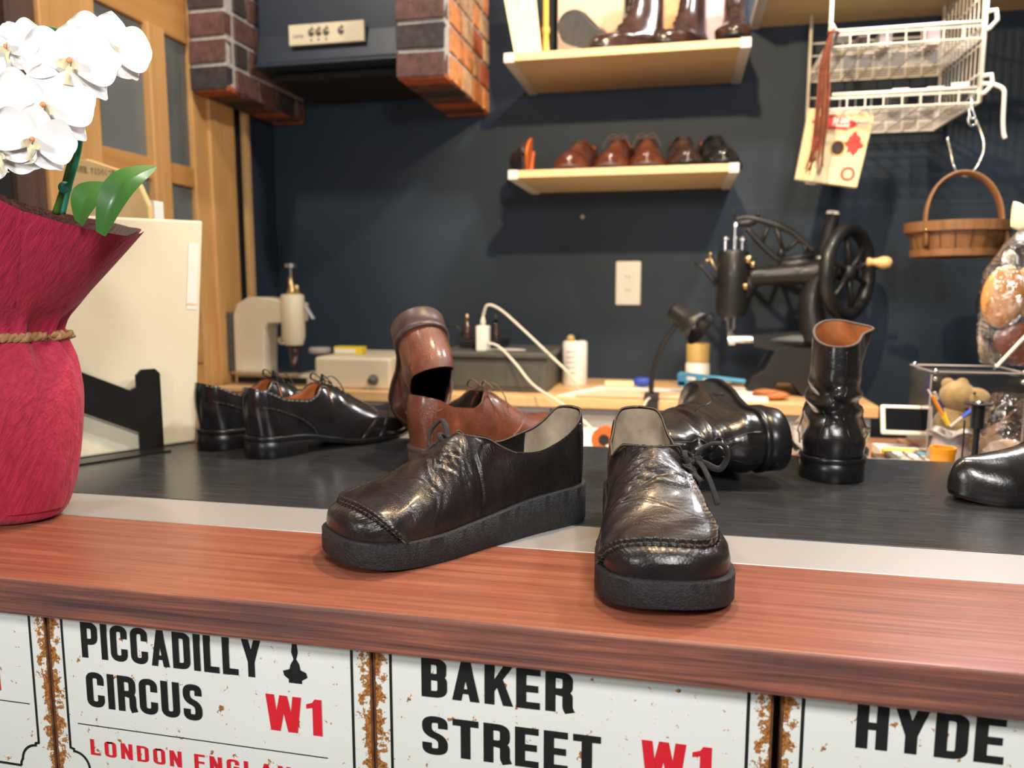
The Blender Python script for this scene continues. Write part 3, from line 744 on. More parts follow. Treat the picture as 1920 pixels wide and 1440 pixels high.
# --- pump on the right
pl = Last(L=.235, wl=[(0, .026), (.2, .027), (.4, .028), (.65, .037), (.8, .037), (.92, .030), (1, .024)], wm=[(0, .026), (.2, .027), (.4, .027), (.65, .034), (.8, .034), (.92, .028), (1, .024)],
  H=[(0, .062), (.1, .056), (.3, .048), (.45, .046), (.55, .050), (.66, .044), (.74, .040), (.8, .038), (.88, .035), (.95, .031), (.985, .023), (1, .014)], WT=[(0, .021), (.4, .024), (.7, .026)], thr=.56,
  ZF=[(0, .068), (.15, .062), (.35, .040), (.55, .014), (.68, .006), (.85, .006), (1, .010)], ZB=[(0, .063), (.15, .057), (.35, .036), (.55, .010), (.68, .001), (.85, .001), (1, .006)],
  a=.16, p=2.1, b=.3, p2=2.2, ta=.06, tbk=.22, bl=1.08, heelback=.004)
r = empty('court_shoe', (.575, 1.06, 0), 'black leather high-heeled court shoe cut off by the right edge, tan sole', 'shoe', world=False); frame(r, (-.95, -.30, 0), (0, 0, 1)); r.scale = (1.25, 1.15, 1.3)
upper_mesh(pl, 110, 40, 'black_boot_leather', r); upper_mesh(pl, 50, 16, 'lining_tan', r, 'lining', inset=.002, u1=.85); rim_mesh(pl, 'black_boot_leather', r, .001, 50)
sole_mesh(pl, -.0010, lambda q: pl.ZF(q)+.0006, pl.ZB, 'heel_black', r, 'welt', n=60, rad=.001); sole_mesh(pl, -.004, lambda q: pl.ZB(q)+.0005, lambda q: np.maximum(pl.ZB(q)-.0009, 0), 'leather_sole', r, 'outsole', n=60, rad=.0005)
h_ = MB(); h_.tube([(0, .006, .066), (0, .012, .04), (0, .012, .0)], [.021, .015, .0105], 20); h_.build('heel', 'heel_black', r, smooth=True)

# --- boots built from stacked rings that run from the toe over the instep up the shaft
def boot(name, label, group, mats, loc, heading, up=(0, 0, 1), mir=1, hi=True, shaft=.195, laces=False, cat='boot', flare=0, L=.285, crush=0, flat=False):
    um, lm, sm, hm = mats; r = empty(name, loc, label, cat, group, world=False); frame(r, heading, up)
    la = dress_last(L=L); la.mir = mir
    if flat: la.ZF = tb([(0, .020), (1, .020)]); la.ZB = tb([(0, .008), (1, .008)])
    n = 72 if hi else 32
    s = shaft
    K = [  # k, Fy, Fz, By, Bz, W, blend to ellipse
        (0, 1.000, .016, 0.000, .031, 1.00, 0), (1, 1.006, .024, -.008, .038, 1.05, 0), (2, .996, .033, -.014, .045, 1.07, 0), (3, .965, .041, -.018, .052, 1.10, .05), (4, .915, .047, -.020, .058, 1.07, .12),
        (5, .84, .052, -.018, .063, 1.0, .25), (6, .755, .060, -.014, .068, .92, .42), (7, .675, .072, -.008, .074, .83, .6), (8, .605, .088, .000, .081, .74, .78), (9, .545, .106, .008, .091, .67, .9),
        (10, .505, .124, .012, .105, .63, 1), (11, .485, .142, .012, .122, .62, 1), (12, .470, .160, .012, .140, .60, 1), (13, .458, .160+(s-.16)*.6, .016, .140+(s-.145)*.5, .58, 1), (14, .450, s+.014, .020, s-.016, .56, 1)]
    tk = [k[0] for k in K]; fn = [tb([(k[0], k[i]) for k in K]) for i in range(1, 7)]
    kk = np.linspace(0, 14, 90 if hi else 36); ph = np.linspace(0, 2*PI, n, endpoint=False); a = (1-np.cos(ph))/2
    sd = np.where(ph < PI, 1., -1.)
    def surf(inset=0, kr=kk):
        A = []
        for k in kr:
            Fy, Fz, By, Bz, Wk, bl = [float(f(k)) for f in fn]
            foot = la.half(a, sd)
            ellx = np.abs(np.sin(ph))**.85*.0475
            wd = (foot*(1-bl)+ellx*bl)*Wk; Fy_, By_ = Fy*L, By*L
            y = By_+(Fy_-By_)*a; z = Bz+(Fz-Bz)*a
            if k < 1: z = z*(1-(1-k))+(la.ZF(a)+.004*k)*(1-k)
            else:
                sag = -.006*np.sin(PI*a)*np.clip(1-abs(k-7)/7, 0, 1); z = z+sag
            x = sd*wd
            if crush:
                c = np.exp(-((z-.105)/.022)**2); x = x*(1-.05*c*np.sin(z*240+ph)); y = y+c*.006*np.sin(z*200+ph*1.5)*(1-a)*crush
                x = x+.0030*c*np.sin(z*260+ph*3); x = x+mir*.016*np.exp(-((ph-2.0)/.35)**2)*max(0, k-11.5)/2.5
            if flare and k > 10: x = x*(1+flare*((k-10)/4)**2)
            if inset:
                yc = By_+(Fy_-By_)*.4; d = np.sqrt(x*x+(y-yc)**2)+1e-6; kx = np.clip(1-inset/d, .05, 1); x = x*kx; y = yc+(y-yc)*kx
            A.append(np.stack([x*mir, y, z], -1))
        return A
    A = surf(); MB().grid(A, closed=True).build('upper', um, r, smooth=True)
    B = surf(.003, kk[kk > 7]); MB().grid(B, closed=True).build('lining', lm, r, smooth=True)
    t0 = A[-1]; t1 = B[-1]; mb = MB(); mb.tube([tuple(p) for p in (t0+t1)/2], .0018, 6, closed=True); mb.build('topline_edge', 'raw_edge' if hi else um, r, smooth=True)
    sole_mesh(la, .005, lambda q: la.ZF(q)+.001, la.ZB, sm, r, 'welt', n=60 if hi else 26, rad=.0014)
    if not flat: sole_mesh(la, .004, lambda q: la.ZB(q)+.0008, lambda q: q*0., hm, r, 'heel', u1=.27, n=34 if hi else 16, rad=.0012)
    else: sole_mesh(la, .004, lambda q: la.ZB(q)+.0008, lambda q: q*0., hm, r, 'outsole', n=30, rad=.0012)
    def sp(k, ang, out=.0005):
        i = int(round(k/14*(len(kk)-1))); j = int(round(ang/360*n)) % n; p = Vector(A[i][j]); c = Vector((0, A[i][:, 1].mean(), p.z)); return p+(p-c).normalized()*out
    if hi:
        for an in (-16, 16): MB().tube([sp(k, an % 360) for k in np.linspace(.6, 13.6, 60)], .0007, 5).build('back_seam', um, r, smooth=True)
        for sgn in (1, -1): MB().tube([sp(k, (90+sgn*0+ (sgn-1)*90) % 360) for k in np.linspace(.6, 9, 40)], .0007, 5).build('side_seam', um, r, smooth=True)
    if laces:
        lc = MB()
        for k in np.linspace(7.6, 13.4, 8 if hi else 6):
            c = sp(k, 180, .004); lc.tube([sp(k, 160, .0015), c, sp(k+.2, 200, .0015)], .0016, 5)
        lc.build('laces', 'lace_black', r, smooth=True)
    return r
BB = ('black_boot_leather', 'lining_tan', 'heel_black', 'heel_black')
boot('ankle_boot', 'black leather ankle boot standing upright, heel towards the camera, orange lining showing', None, BB, (.197, 1.035, 0), (.14, .99, 0), crush=1, flare=.03).scale = (1.12, 1.03, .98)
boot('ankle_boot', 'black leather ankle boot toppled on its side, heel to the right, shaft to the left', None, BB, (.140, 1.00, .0535), (-.34, .94, .03), up=(-.95, -.34, -.02), mir=-1, crush=1, shaft=.168).scale = (1.12, 1.08, 1.0)
# ------------------------------------------------------------ setting
YB = 2.20; XL = -1.22
struct(MB().bx((XL-.1, YB, -1.0), (2.2, YB+.08, 1.65)), 'wall_back', 'navy_wall')
struct(MB().bx((XL-.10, 2.045, -1.0), (XL, YB, 1.65)), 'wall_left', 'navy_wall')
struct(MB().bx((XL-.10, -1.2, -1.0), (XL, 1.05, 1.65)), 'wall_left', 'smoked_wall')
struct(MB().bx((2.2, -1.2, -1.0), (2.28, YB+.08, 1.65)), 'wall_right', 'smoked_wall')
struct(MB().bx((XL-.1, -1.2, -1.05), (2.28, YB+.08, -1.0)), 'floor', 'floor_concrete')
struct(MB().bx((XL-.1, -1.2, 1.65), (2.28, YB+.08, 1.70)), 'ceiling', 'ceiling_paint')
# thin seams in the painted wall boards
struct(MB().bx((.14, YB-.001, .463), (1.9, YB+.001, .466)), 'trim_1', 'hood_paint')
# sliding wood and glass door on the left wall
dr = empty('door_1', (XL, 1.05, -1.0), kind='structure')
d = MB(); x0, x1 = XL-.035, XL
d.bx((x0, 1.325, -1.0), (x1, 1.475, 1.6)); d.build('stile', 'door_wood', dr, bevel=.003)
MB().bx((x0, 1.80, -1.0), (x1, 1.875, 1.6)).build('stile', 'door_wood', dr, bevel=.003)
MB().bx((x0-.004, 1.635, .19), (x1+.006, 1.695, .86)).build('mullion', 'door_wood', dr, bevel=.003)
for a, b in ((.855, 1.02), (.505, .555), (.055, .19), (-1.0, -.03)):
    MB().bx((x0+.004, 1.475, a), (x1-.004, 1.80, b)).build('rail', 'door_wood_rail', dr, bevel=.003)
MB().bx((x0+.010, 1.475, -.03), (x1-.012, 1.80, .055)).build('panel', 'door_wood', dr)
MB().bx((x0+.012, 1.475, .10), (x1-.014, 1.80, .90)).build('glass', 'frosted_glass', dr)
MB().bx((x0-.02, 1.05, -1.0), (x1-.02, 1.255, 1.6)).build('dark_opening', 'hood_inside', dr)  # near-black sheet standing in for the shade of the opening
MB().bx((x0-.02, 1.255, -1.0), (x1-.01, 1.325, 1.6)).build('dark_stile', 'dark_wood', dr)
p = MB(); p.bx((XL-.02, 1.86, -1.0), (XL+.008, 1.975, 1.6)); struct(p, 'trim_2', 'door_wood', bevel=.004)
struct(MB().bx((XL-.005, 2.022, -1.0), (XL+.012, 2.046, 1.6)), 'trim_3', 'stick_wood', bevel=.002)
struct(MB().bx((XL-.06, 1.98, -1.0), (XL-.012, 2.05, 1.6)), 'trim_4', 'hood_inside')

# range hood between two brick columns, hung from above
hd = empty('range_hood', (-.89, 2.05, .82), 'navy painted steel range hood between the two brick columns', 'range hood')
b = MB(); hx0, hx1 = -1.095, -.675
b.prism([(1.93, 1.60), (1.915, .90), (1.90, .83), (1.885, .822), (1.885, .815), (2.195, .80), (2.195, 1.60)], hx0, hx1, lambda a, z, x: (x, a, z)); b.build('body', 'hood_paint', hd, bevel=.006)
b = MB(); b.bx((hx0+.03, 1.93, .790), (hx1-.03, 2.18, .808)); b.build('filter', 'hood_inside', hd, bevel=.004)
c0 = W(546, 72, 1.905); pw, phh = .205, .050
b = MB(); b.bx((c0.x, 1.893, c0.z-.022), (c0.x+pw, 1.905, c0.z+.028)); b.build('control_panel', 'cream_enamel', hd, bevel=.001)
ic = MB(); text_mb('Lamp', .014, lambda a, z: (c0.x+.012+a, 1.8925, c0.z-.004+z), ic); ic.build('lettering', 'black_ink', hd)
for k, xx in enumerate((.062, .082, .103, .143)):
    ic = MB(); ic.tube([(c0.x+xx+.007*math.cos(t), 1.8925, c0.z+.006+.008*math.sin(t)) for t in np.linspace(.8, 6.4, 14)], .0016, 5)
    ic.tube([(c0.x+xx+.006, 1.8925, c0.z+.012), (c0.x+xx+.001, 1.8925, c0.z+.02)], .0016, 5)
    ic.ell((c0.x+xx, 1.8925, c0.z+.005), .004, n=8, m=6)
    ic.build('button', 'black_ink', hd)
    if k < 3: MB().box((c0.x+xx, 1.8925, c0.z-.012), (.004, .001, .005)).build('mark', 'black_ink', hd)
def bricks(name, xa, xb, ya, yb, z0, z1, label, side, pal_f, pal_s):
    r = empty(name, ((xa+xb)/2, (ya+yb)/2, z0), label, 'brick column')
    MB().bx((xa+.003, ya+.003, z0+.003), (xb-.003, yb, z1)).build('mortar', 'mortar', r)
    names = ['brick_dark', 'brick_plum', 'brick_red', 'brick_orange', 'brick_tan']; b = MB(); H = .0645; m = .0095; k = 0; z = z0
    while z < z1-.01:
        top = z+H-m; odd = k % 2
        # front stretchers
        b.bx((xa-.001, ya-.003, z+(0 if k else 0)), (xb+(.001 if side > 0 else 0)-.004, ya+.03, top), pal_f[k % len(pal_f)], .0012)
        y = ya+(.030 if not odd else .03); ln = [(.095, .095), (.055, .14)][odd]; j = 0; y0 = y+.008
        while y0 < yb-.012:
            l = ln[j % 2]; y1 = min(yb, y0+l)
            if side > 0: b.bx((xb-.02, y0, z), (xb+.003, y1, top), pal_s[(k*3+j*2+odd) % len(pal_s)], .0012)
            y0 = y1+m; j += 1
        z += H; k += 1
    y0 = ya+.002; j = 0
    while y0 < yb-.01:                                            # soldier course on the underside
        y1 = min(y0+.055, yb); b.bx((xa+.002, y0, z0-.004), (xb-.002, y1, z0+.01), [2, 1, 0, 1, 2, 1][j % 6], .001); y0 = y1+m; j += 1
    b.build('bricks', names, r, bevel=.0025)
    return r
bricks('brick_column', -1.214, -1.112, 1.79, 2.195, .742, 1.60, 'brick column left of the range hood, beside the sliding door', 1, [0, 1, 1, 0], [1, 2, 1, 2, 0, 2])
bricks('brick_column', -.668, -.548, 1.79, 2.195, .742, 1.60, 'brick column right of the range hood, its side coloured bright orange as if lit', 1, [1, 0, 1, 0], [3, 4, 4, 2, 3, 4, 3])  # side bricks picked brighter orange, with the warm lamp light in their colour

# the counter: red board in front, aluminium strip, black top
CT = bpy.data.objects.new('shop_counter', None); col.objects.link(CT); tag(CT, 'long shop counter with a red-brown wooden front board, aluminium strip and black top', 'counter')
b = MB(); b.bx((-1.1, .535, -.034), (.75, .708, 0))
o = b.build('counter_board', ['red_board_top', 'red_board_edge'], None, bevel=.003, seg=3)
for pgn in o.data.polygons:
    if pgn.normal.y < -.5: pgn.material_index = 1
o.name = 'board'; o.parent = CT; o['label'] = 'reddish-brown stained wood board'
MB().bx((-1.1, .7085, -.03), (.75, .789, -.0005)).build('metal_strip', 'brushed_aluminium', CT, bevel=.0008)['label'] = 'brushed aluminium strip'
MB().bx((-1.1, .7895, -.03), (.75, 1.205, .0)).build('top', 'black_table_top', CT, bevel=.001)['label'] = 'smooth black counter top'
cc = MB(); cc.bx((-1.1, .575, -1.0), (.75, 1.19, -.034)); cc.build('base', 'dark_wood', CT)

# ------------------------------------------------------------ street signs
def stroke(mb, pts, wd, fn, closed=False, mi=0):
    P = [Vector((a, b)) for a, b in pts]; n = len(P); L_, R_ = [], []
    for i in range(n):
        a = P[i-1] if (i > 0 or closed) else None; c = P[(i+1) % n] if (i < n-1 or closed) else None
        d1 = (P[i]-a).normalized() if a is not None else None; d2 = (c-P[i]).normalized() if c is not None else None
        if d1 is None: d1 = d2
        if d2 is None: d2 = d1
        t = (d1+d2).normalized(); nrm = Vector((-t.y, t.x)); k = max(.5, abs(nrm.dot(Vector((-d1.y, d1.x))))); h = wd/2/k
        L_.append(P[i]+nrm*h); R_.append(P[i]-nrm*h)
    vs = [fn(p.x, p.y) for p in L_]+[fn(p.x, p.y) for p in R_]
    mb.add(vs, [(i, (i+1) % n, n+(i+1) % n, n+i) for i in range(n if closed else n-1)], mi)
def rr(pts, rad, closed=False):
    out = []; n = len(pts)
    for i, p in enumerate(pts):
        r_ = p[2] if len(p) > 2 else rad; p2 = Vector(p[:2])
        if (not closed and i in (0, n-1)) or r_ <= 0: out.append(tuple(p2)); continue
        a = Vector(pts[i-1][:2]); c = Vector(pts[(i+1) % n][:2]); da = (a-p2).normalized(); dc = (c-p2).normalized()
        r2 = min(r_, (a-p2).length*.5, (c-p2).length*.5); q0 = p2+da*r2; q1 = p2+dc*r2
        for k in range(7):
            t = k/6; out.append(tuple(q0*(1-t)**2+p2*2*t*(1-t)+q1*t*t))
    return out
def glyph(ch, s):
    h = s/2; Wd = .28+s; r_ = .5*Wd-h*.2; R = Wd-h; T = 1-h; st = []; po = []
    if ch == 'I': return s, [[(h, 0), (h, 1)]], []
    if ch == '1': return .24+s*.4, [], [[(.24+s*.4-s, 0), (.24+s*.4, 0), (.24+s*.4, 1), (.24+s*.4-s*.75, 1), (.24+s*.4-s, .90), (0, .84), (0, .72), (.24+s*.4-s, .76)]]
    C3 = lambda: None
    q = .15
    if ch == 'P': st = [[(h, 0), (h, 1)], rr([(h, T, 0), (R, T, q), (R, .46, q), (h, .46, 0)], 0)]
    elif ch == 'C': st = [rr([(R, .64, 0), (R, T, q), (h, T, q), (h, h, q), (R, h, q), (R, .36, 0)], 0)]
    elif ch == 'G': st = [rr([(R, .66, 0), (R, T, q), (h, T, q), (h, h, q), (R, h, q), (R, .5, 0), (Wd*.55, .5, 0)], 0)]
    elif ch == 'O': st = [rr([(R, .3, 0), (R, T, q), (h, T, q), (h, h, q), (R, h, q), (R, .3, 0)], 0)]
    elif ch == 'D': st = [rr([(h, h, 0), (h, T, 0), (R, T, q), (R, h, q), (h, h, 0)], 0), [(h, 0), (h, 1)]]
    elif ch == 'U': st = [rr([(h, 1, 0), (h, h, q), (R, h, q), (R, 1, 0)], 0)]
    elif ch == 'L': Wd *= .86; st = [[(h, 0), (h, 1)], [(0, h), (Wd, h)]]
    elif ch == 'E': Wd *= .88; st = [[(h, 0), (h, 1)], [(0, h), (Wd, h)], [(0, T), (Wd, T)], [(0, .5), (Wd*.93, .5)]]
    elif ch == 'T': st = [[(Wd/2, 0), (Wd/2, 1)], [(0, T), (Wd, T)]]
    elif ch == 'H': st = [[(h, 0), (h, 1)], [(R, 0), (R, 1)], [(h, .52), (R, .52)]]
    elif ch == 'N': st = [[(h, 0), (h, 1)], [(R, 0), (R, 1)]]; po = [[(0, 1), (s*1.05, 1), (Wd, 0), (Wd-s*1.05, 0)]]
    elif ch == 'A': Wd *= 1.05; a = s*.95; po = [[(0, 0), (a, 0), (Wd/2+a*.45, 1), (Wd/2-a*.5, 1)], [(Wd, 0), (Wd-a, 0), (Wd/2-a*.45, 1), (Wd/2+a*.5, 1)], [(Wd*.22, .18), (Wd*.78, .18), (Wd*.72, .18+s*.75), (Wd*.28, .18+s*.75)]]
    elif ch == 'Y': Wd *= 1.05; m = Wd/2; po = [[(0, 1), (s, 1), (m+h, .40), (m-h, .40)], [(Wd, 1), (Wd-s, 1), (m-h, .40), (m+h, .40)], [(m-h, 0), (m+h, 0), (m+h, .42), (m-h, .42)]]
    elif ch == 'B': st = [[(h, 0), (h, 1)], rr([(h, T, 0), (R*.97, T, q), (R*.97, .52, q*.8), (h, .52, 0)], 0), rr([(h, .52, 0), (R, .52, q*.8), (R, h, q), (h, h, 0)], 0)]
    elif ch == 'R': st = [[(h, 0), (h, 1)], rr([(h, T, 0), (R, T, q), (R, .50, q), (h, .50, 0)], 0), rr([(Wd*.45, .50, 0), (R, .46, .1), (R, .12, .05), (R+h*.5, 0, 0)], 0)]
    elif ch == 'K': po = [[(0, 0), (s, 0), (s, 1), (0, 1)], [(s*.9, .30), (s*.9, .60), (Wd-s*.75, 1), (Wd+s*.15, 1)], [(s*1.1, .56), (s*1.7, .74), (Wd+s*.2, 0), (Wd-s*.8, 0)]]
    elif ch == 'S': st = [rr([(R, .69, 0), (R, T, q), (h, T, q), (h, .56, q), (R, .44, q), (R, h, q), (h, h, q), (h, .31, 0)], 0)]
    elif ch == 'W':
        Wd = .42+s*1.7; a = s*.95; x = [0, Wd*.27, Wd*.5, Wd*.73, Wd]
        po = [[(0, 1), (a, 1), (x[1]+a*.4, 0), (x[1]-a*.6, 0)], [(x[1]-a*.4, 0), (x[1]+a*.5, 0), (x[2]+a*.45, 1), (x[2]-a*.45, 1)], [(x[3]+a*.4, 0), (x[3]-a*.5, 0), (x[2]-a*.45, 1), (x[2]+a*.45, 1)], [(Wd, 1), (Wd-a, 1), (x[3]-a*.4, 0), (x[3]+a*.6, 0)]]
    return Wd, st, po
def word(mb, txt, x0, x1, zb, zt, y, s=.17, gap=.085):
    adv = 0; lay = []
    for ch in txt:
        if ch == ' ': adv += .28; continue
        g = glyph(ch, s); lay.append((adv, g)); adv += g[0]+gap
    tot = adv-gap; H = zt-zb; k = (x1-x0)/(tot*H)
    for a, (wd, st, po) in lay:
        fn = lambda p, q: (x0+(a+p)*H*k, y-mb_off[0], zb+q*H)
        for t in st: mb_off[0] = (mb_off[0]+.00002) % .0004; stroke(mb, t, s, fn)
        for t in po: mb_off[0] = (mb_off[0]+.00002) % .0004; mb.add([fn(*c) for c in t], [tuple(range(len(t)))])
mb_off = [0]
YS = .551
def sign(x0, label, build):
    x1 = x0+.3075; r = empty('street_sign', ((x0+x1)/2, YS, -.24), label, 'sign', 'enamel street signs on the counter front')
    b = MB(); b.bx((x0, YS, -.245), (x1, YS+.0012, -.0345)); b.build('plate', 'sign_enamel', r, bevel=.0004)
    for xx in (x0-.0004, x1-.0014): MB().bx((xx, YS-.0006, -.245), (xx+.0018, YS+.02, -.0345)).build('folded_rim', 'rust_edge', r, bevel=.0005)      # folded rusty rims
    y = YS-.0003; b = MB(); bl = x0+.0145; br = x1-.017; zb = -.163; n = .016
    cr = lambda cx, cz, a0, a1: [(cx+n*math.cos(math.radians(a0+(a1-a0)*i/8)), cz+n*math.sin(math.radians(a0+(a1-a0)*i/8))) for i in range(9)]
    pl_ = [(bl, -.0346), (bl, zb)]+[(bl+.0035, zb-.001)]+cr(bl+.003, zb-.019, 88, 5)+[(bl+.021, zb-.022), (bl+.021, zb-.025)]
    pl2 = [(br, -.0346), (br, zb)]+[(br-.0035, zb-.001)]+cr(br-.003, zb-.019, 92, 175)+[(br-.021, zb-.022), (br-.021, zb-.025)]
    stroke(b, pl_+[(br-.021, zb-.025)], .0024, lambda a, c: (a, y, c)); stroke(b, pl2, .0024, lambda a, c: (a, y, c))
    b.build('border_line', 'black_ink', r, normals=False)
    build(r, y); return r
def ln_(r, x0, x1, z, y, t=.0010):
    MB().add([(x0, y, z-t/2), (x1, y, z-t/2), (x1, y, z+t/2), (x0, y, z+t/2)], [(0, 1, 2, 3)]).build('rule', 'black_ink', r)
def s_pic(r, y):
    b = MB(); word(b, 'PICCADILLY', -.510, -.335, -.0745, -.0415, y); word(b, 'CIRCUS', -.508, -.3925, -.1205, -.0875, y); b.build('lettering', 'black_ink', r, normals=False)
    b = MB(); word(b, 'W1', -.332, -.281, -.1195, -.0875, y, .19, .10); b.build('postcode_lettering', 'red_ink', r, normals=False)
    b = MB(); word(b, 'LONDON ENGLAND', -.508, -.295, -.1665, -.1515, y, .14, .16)
    o = b.build('red_lettering', 'red_ink', r, normals=False); ln_(r, -.520, -.277, -.1385, y)
    b = MB(); f = lambda a, c, d: (-.304+a, y-.0001*d, -.0755+c)             # dark fountain-foot silhouette
    b.prism([(-.006, 0), (.006, 0), (.006, .003), (.011, .006), (.010, .010), (.005, .012), (.004, .017), (.0015, .021), (.003, .027), (.002, .034), (.006, .038), (.011, .041), (-.011, .041), (-.006, .037), (-.002, .034), (-.003, .027), (-.001, .021), (-.004, .016), (-.005, .012), (-.011, .010), (-.010, .006), (-.006, .003)], 0, 1, f)
    b.build('pictogram', 'black_ink', r)
def s_bak(r, y):
    b = MB(); word(b, 'BAKER', -.194, -.0725, -.0735, -.0405, y); word(b, 'STREET', -.194, -.0505, -.1225, -.0895, y); b.build('lettering', 'black_ink', r, normals=False)
    b = MB(); word(b, 'W1', -.0200, .0315, -.1205, -.0875, y, .19, .10); b.build('red_lettering', 'red_ink', r, normals=False); ln_(r, -.208, .036, -.1385, y)
def s_hyd(r, y):
    b = MB(); word(b, 'HYDE', .1295, .2240, -.0738, -.0405, y); b.build('lettering', 'black_ink', r, normals=False)
def s_left(r, y):
    b = MB(); word(b, 'W1', -.653, -.6000, -.1165, -.0845, y, .19, .10); b.build('red_lettering', 'red_ink', r, normals=False); ln_(r, -.80, -.570, -.126, y)
sign(-.8540, 'white enamel street sign cut off by the left edge, end of a red 1', s_left)
sign(-.5440, 'rust-spotted white street sign lettered PICCADILLY CIRCUS W1', s_pic)
sign(-.2345, 'rust-spotted white street sign lettered BAKER STREET W1', s_bak)
sign(.0790, 'white enamel street sign lettered HYDE at the right edge', s_hyd)
# ------------------------------------------------------------ wall shelves
def shelf(x0, x1, y0, zb, zt, label):
    r = empty('wall_shelf', ((x0+x1)/2, YB, zb), label, 'shelf')
    MB().bx((x0+.022, y0, zb), (x1-.022, YB-.001, zt)).build('board', 'pine_shelf', r, bevel=.001)
    for a, b in ((x0, x0+.024), (x1-.024, x1)): MB().bx((a, y0-.003, zb-.004), (b, YB-.001, zt+.001)).build('end_cap', 'shelf_cap', r, bevel=.002)
    return r
SL0, SL1, SLZ = -.422, .124, .536
SU0, SU1, SUZ = -.430, .140, .808
shelf(SL0, SL1, 1.89, SLZ-.018, SLZ, 'pale pine shelf holding the row of small shoes')
shelf(SU0, SU1, 1.88, SUZ-.018, SUZ, 'pale pine shelf holding the boots, above the small shoe shelf')
shelf(.158, .90, 1.86, .925, .945, 'pale pine shelf at the top edge, above the wire basket')
screw = single(MB().tube([(-.282, YB-.003, .449), (-.270, YB-.003, .449)], .0022, 6).tube([(-.276, YB-.003, .443), (-.276, YB-.003, .455)], .0022, 6), 'wall_anchor', 'tan_box', 'tiny star-shaped wall anchor in the wall below the small shoe shelf', 'screw')
SH1 = ('brown_shoe_leather', 'lining_tan', 'sole_brown', 'sole_brown', 'lace_brown')
SH2 = ('dark_brown_leather', 'lining_tan', 'heel_black', 'sole_brown', 'lace_brown')
SH3 = ('black_polished_leather', 'lining_tan', 'heel_black', 'heel_black', 'lace_black')
G = 'dress shoes on the lower wall shelf'
def onshelf(u, z, y=1.905, toe=True): p = W(u, 300, y); return Vector((p.x, y, z))
def shelf_shoe(name, mats, u, label, yaw=0, mir=1, dy=0, tilt=None, lean=0, sc_=.86):
    p = onshelf(u, SLZ); L = .288*sc_; h = Vector((math.sin(yaw), -math.cos(yaw), 0)); loc = p-h*L+Vector((0, .004+dy, .0005))
    o = dress_shoe(name, label, G, mats, loc, h, mir=mir, hi=False, laces=True if u in (1138, 1212) else 'plain', last=dress_last(L=.27, wsc=.98, hs=.95)); o.scale = (1.06, sc_, 1.02); return o
# the leftmost one leans on its neighbour, sole outwards
o = dress_shoe('display_shoe', 'dark brown shoe propped on end, glossy orange sole showing, first on its shelf', G, SH2[:2]+('spool_orange', 'spool_orange', 'lace_brown'), (-.400, 2.125, SLZ+.044), (.13, -.99, .02), up=(-.98, -.10, .12), mir=1, hi=False, laces=False, last=dress_last(L=.27)); o.scale = (.9, .80, .62)
shelf_shoe('display_shoe', SH1, 1058, 'reddish brown shoe facing out, second from the left on the lower wall shelf', yaw=-.12)
shelf_shoe('display_shoe', SH1, 1138, 'brown laced shoe facing out, third on the lower wall shelf', yaw=-.08)
shelf_shoe('display_shoe', SH1, 1212, 'brown laced shoe facing out, fourth on the lower wall shelf', yaw=.05, mir=-1)
shelf_shoe('display_shoe', SH2, 1292, 'very dark brown shoe, fifth on the lower wall shelf', yaw=.10)
shelf_shoe('display_shoe', SH3, 1362, 'black shoe at the right end of the lower wall shelf', yaw=.14, mir=-1)
# upper shelf: boots
UB = ('dark_brown_leather', 'lining_tan', 'heel_black', 'heel_black'); UK = ('black_polished_leather', 'lining_tan', 'heel_black', 'heel_black')
GB = 'lace-up boots on the upper wall shelf'
def up_boot(mats, u, y, head, label, mir=1, up=(0, 0, 1), dz=0):
    o = boot('laced_boot', label, GB, mats, (u, y, SUZ+.001+dz), head, up=up, mir=mir, hi=False, shaft=.24, laces=True); o.scale = (.85, .72, .85); return o
o = boot('laced_boot', 'black boot lying on its side on the upper wall shelf, round sole towards the camera', GB, ('dark_brown_leather', 'lining_tan', 'rubber_sole', 'rubber_sole'), (-.205, 1.985, SUZ+.030), (-.66, -.12, .46), up=(.18, .92, .34), mir=1, hi=False, shaft=.15, flat=True); o.scale = (.82, .44, .50)
up_boot(UB, -.060, 2.035, (-.80, -.60, 0), 'dark brown laced boot with its toe to the left on the upper wall shelf', 1)
up_boot(UB, .035, 2.075, (-.50, -.86, 0), 'black-brown laced boot turned left, second from the right on the upper wall shelf', -1)
up_boot(UB, .110, 2.085, (-.04, -1, 0), 'dark laced boot facing straight out at the right end of the upper wall shelf', 1)
# cards and boxes behind the boots
r = empty('greeting_card', (-.40, 1.96, SUZ+.001), 'yellowish printed card standing at the left end of the upper wall shelf', 'card')
b = MB(); b.prism([(0, 0), (.062, 0), (.042, .19), (-.036, .19)], 0, .0015, lambda a, z, d: (-.408+a, 1.905+d+a*.4, SUZ+.001+z)); b.build('card', 'paper_yellow', r)
b = MB()
for k in range(2): b.add([(-.408+.012+.026*k, 1.9085+.4*(.012+.026*k), SUZ+.10), (-.408+.026+.026*k, 1.9085+.4*(.026+.026*k), SUZ+.092), (-.408+.018+.022*k, 1.9045+.4*(.02+.026*k), SUZ+.17), (-.408+.004+.022*k, 1.9045+.4*(.006+.026*k), SUZ+.17)], [(0, 1, 2, 3)])
for v in range(len(b.v)): b.v[v] = (b.v[v][0], b.v[v][1]-.005, b.v[v][2])
b.build('printed_picture', 'pinkish_box', r)
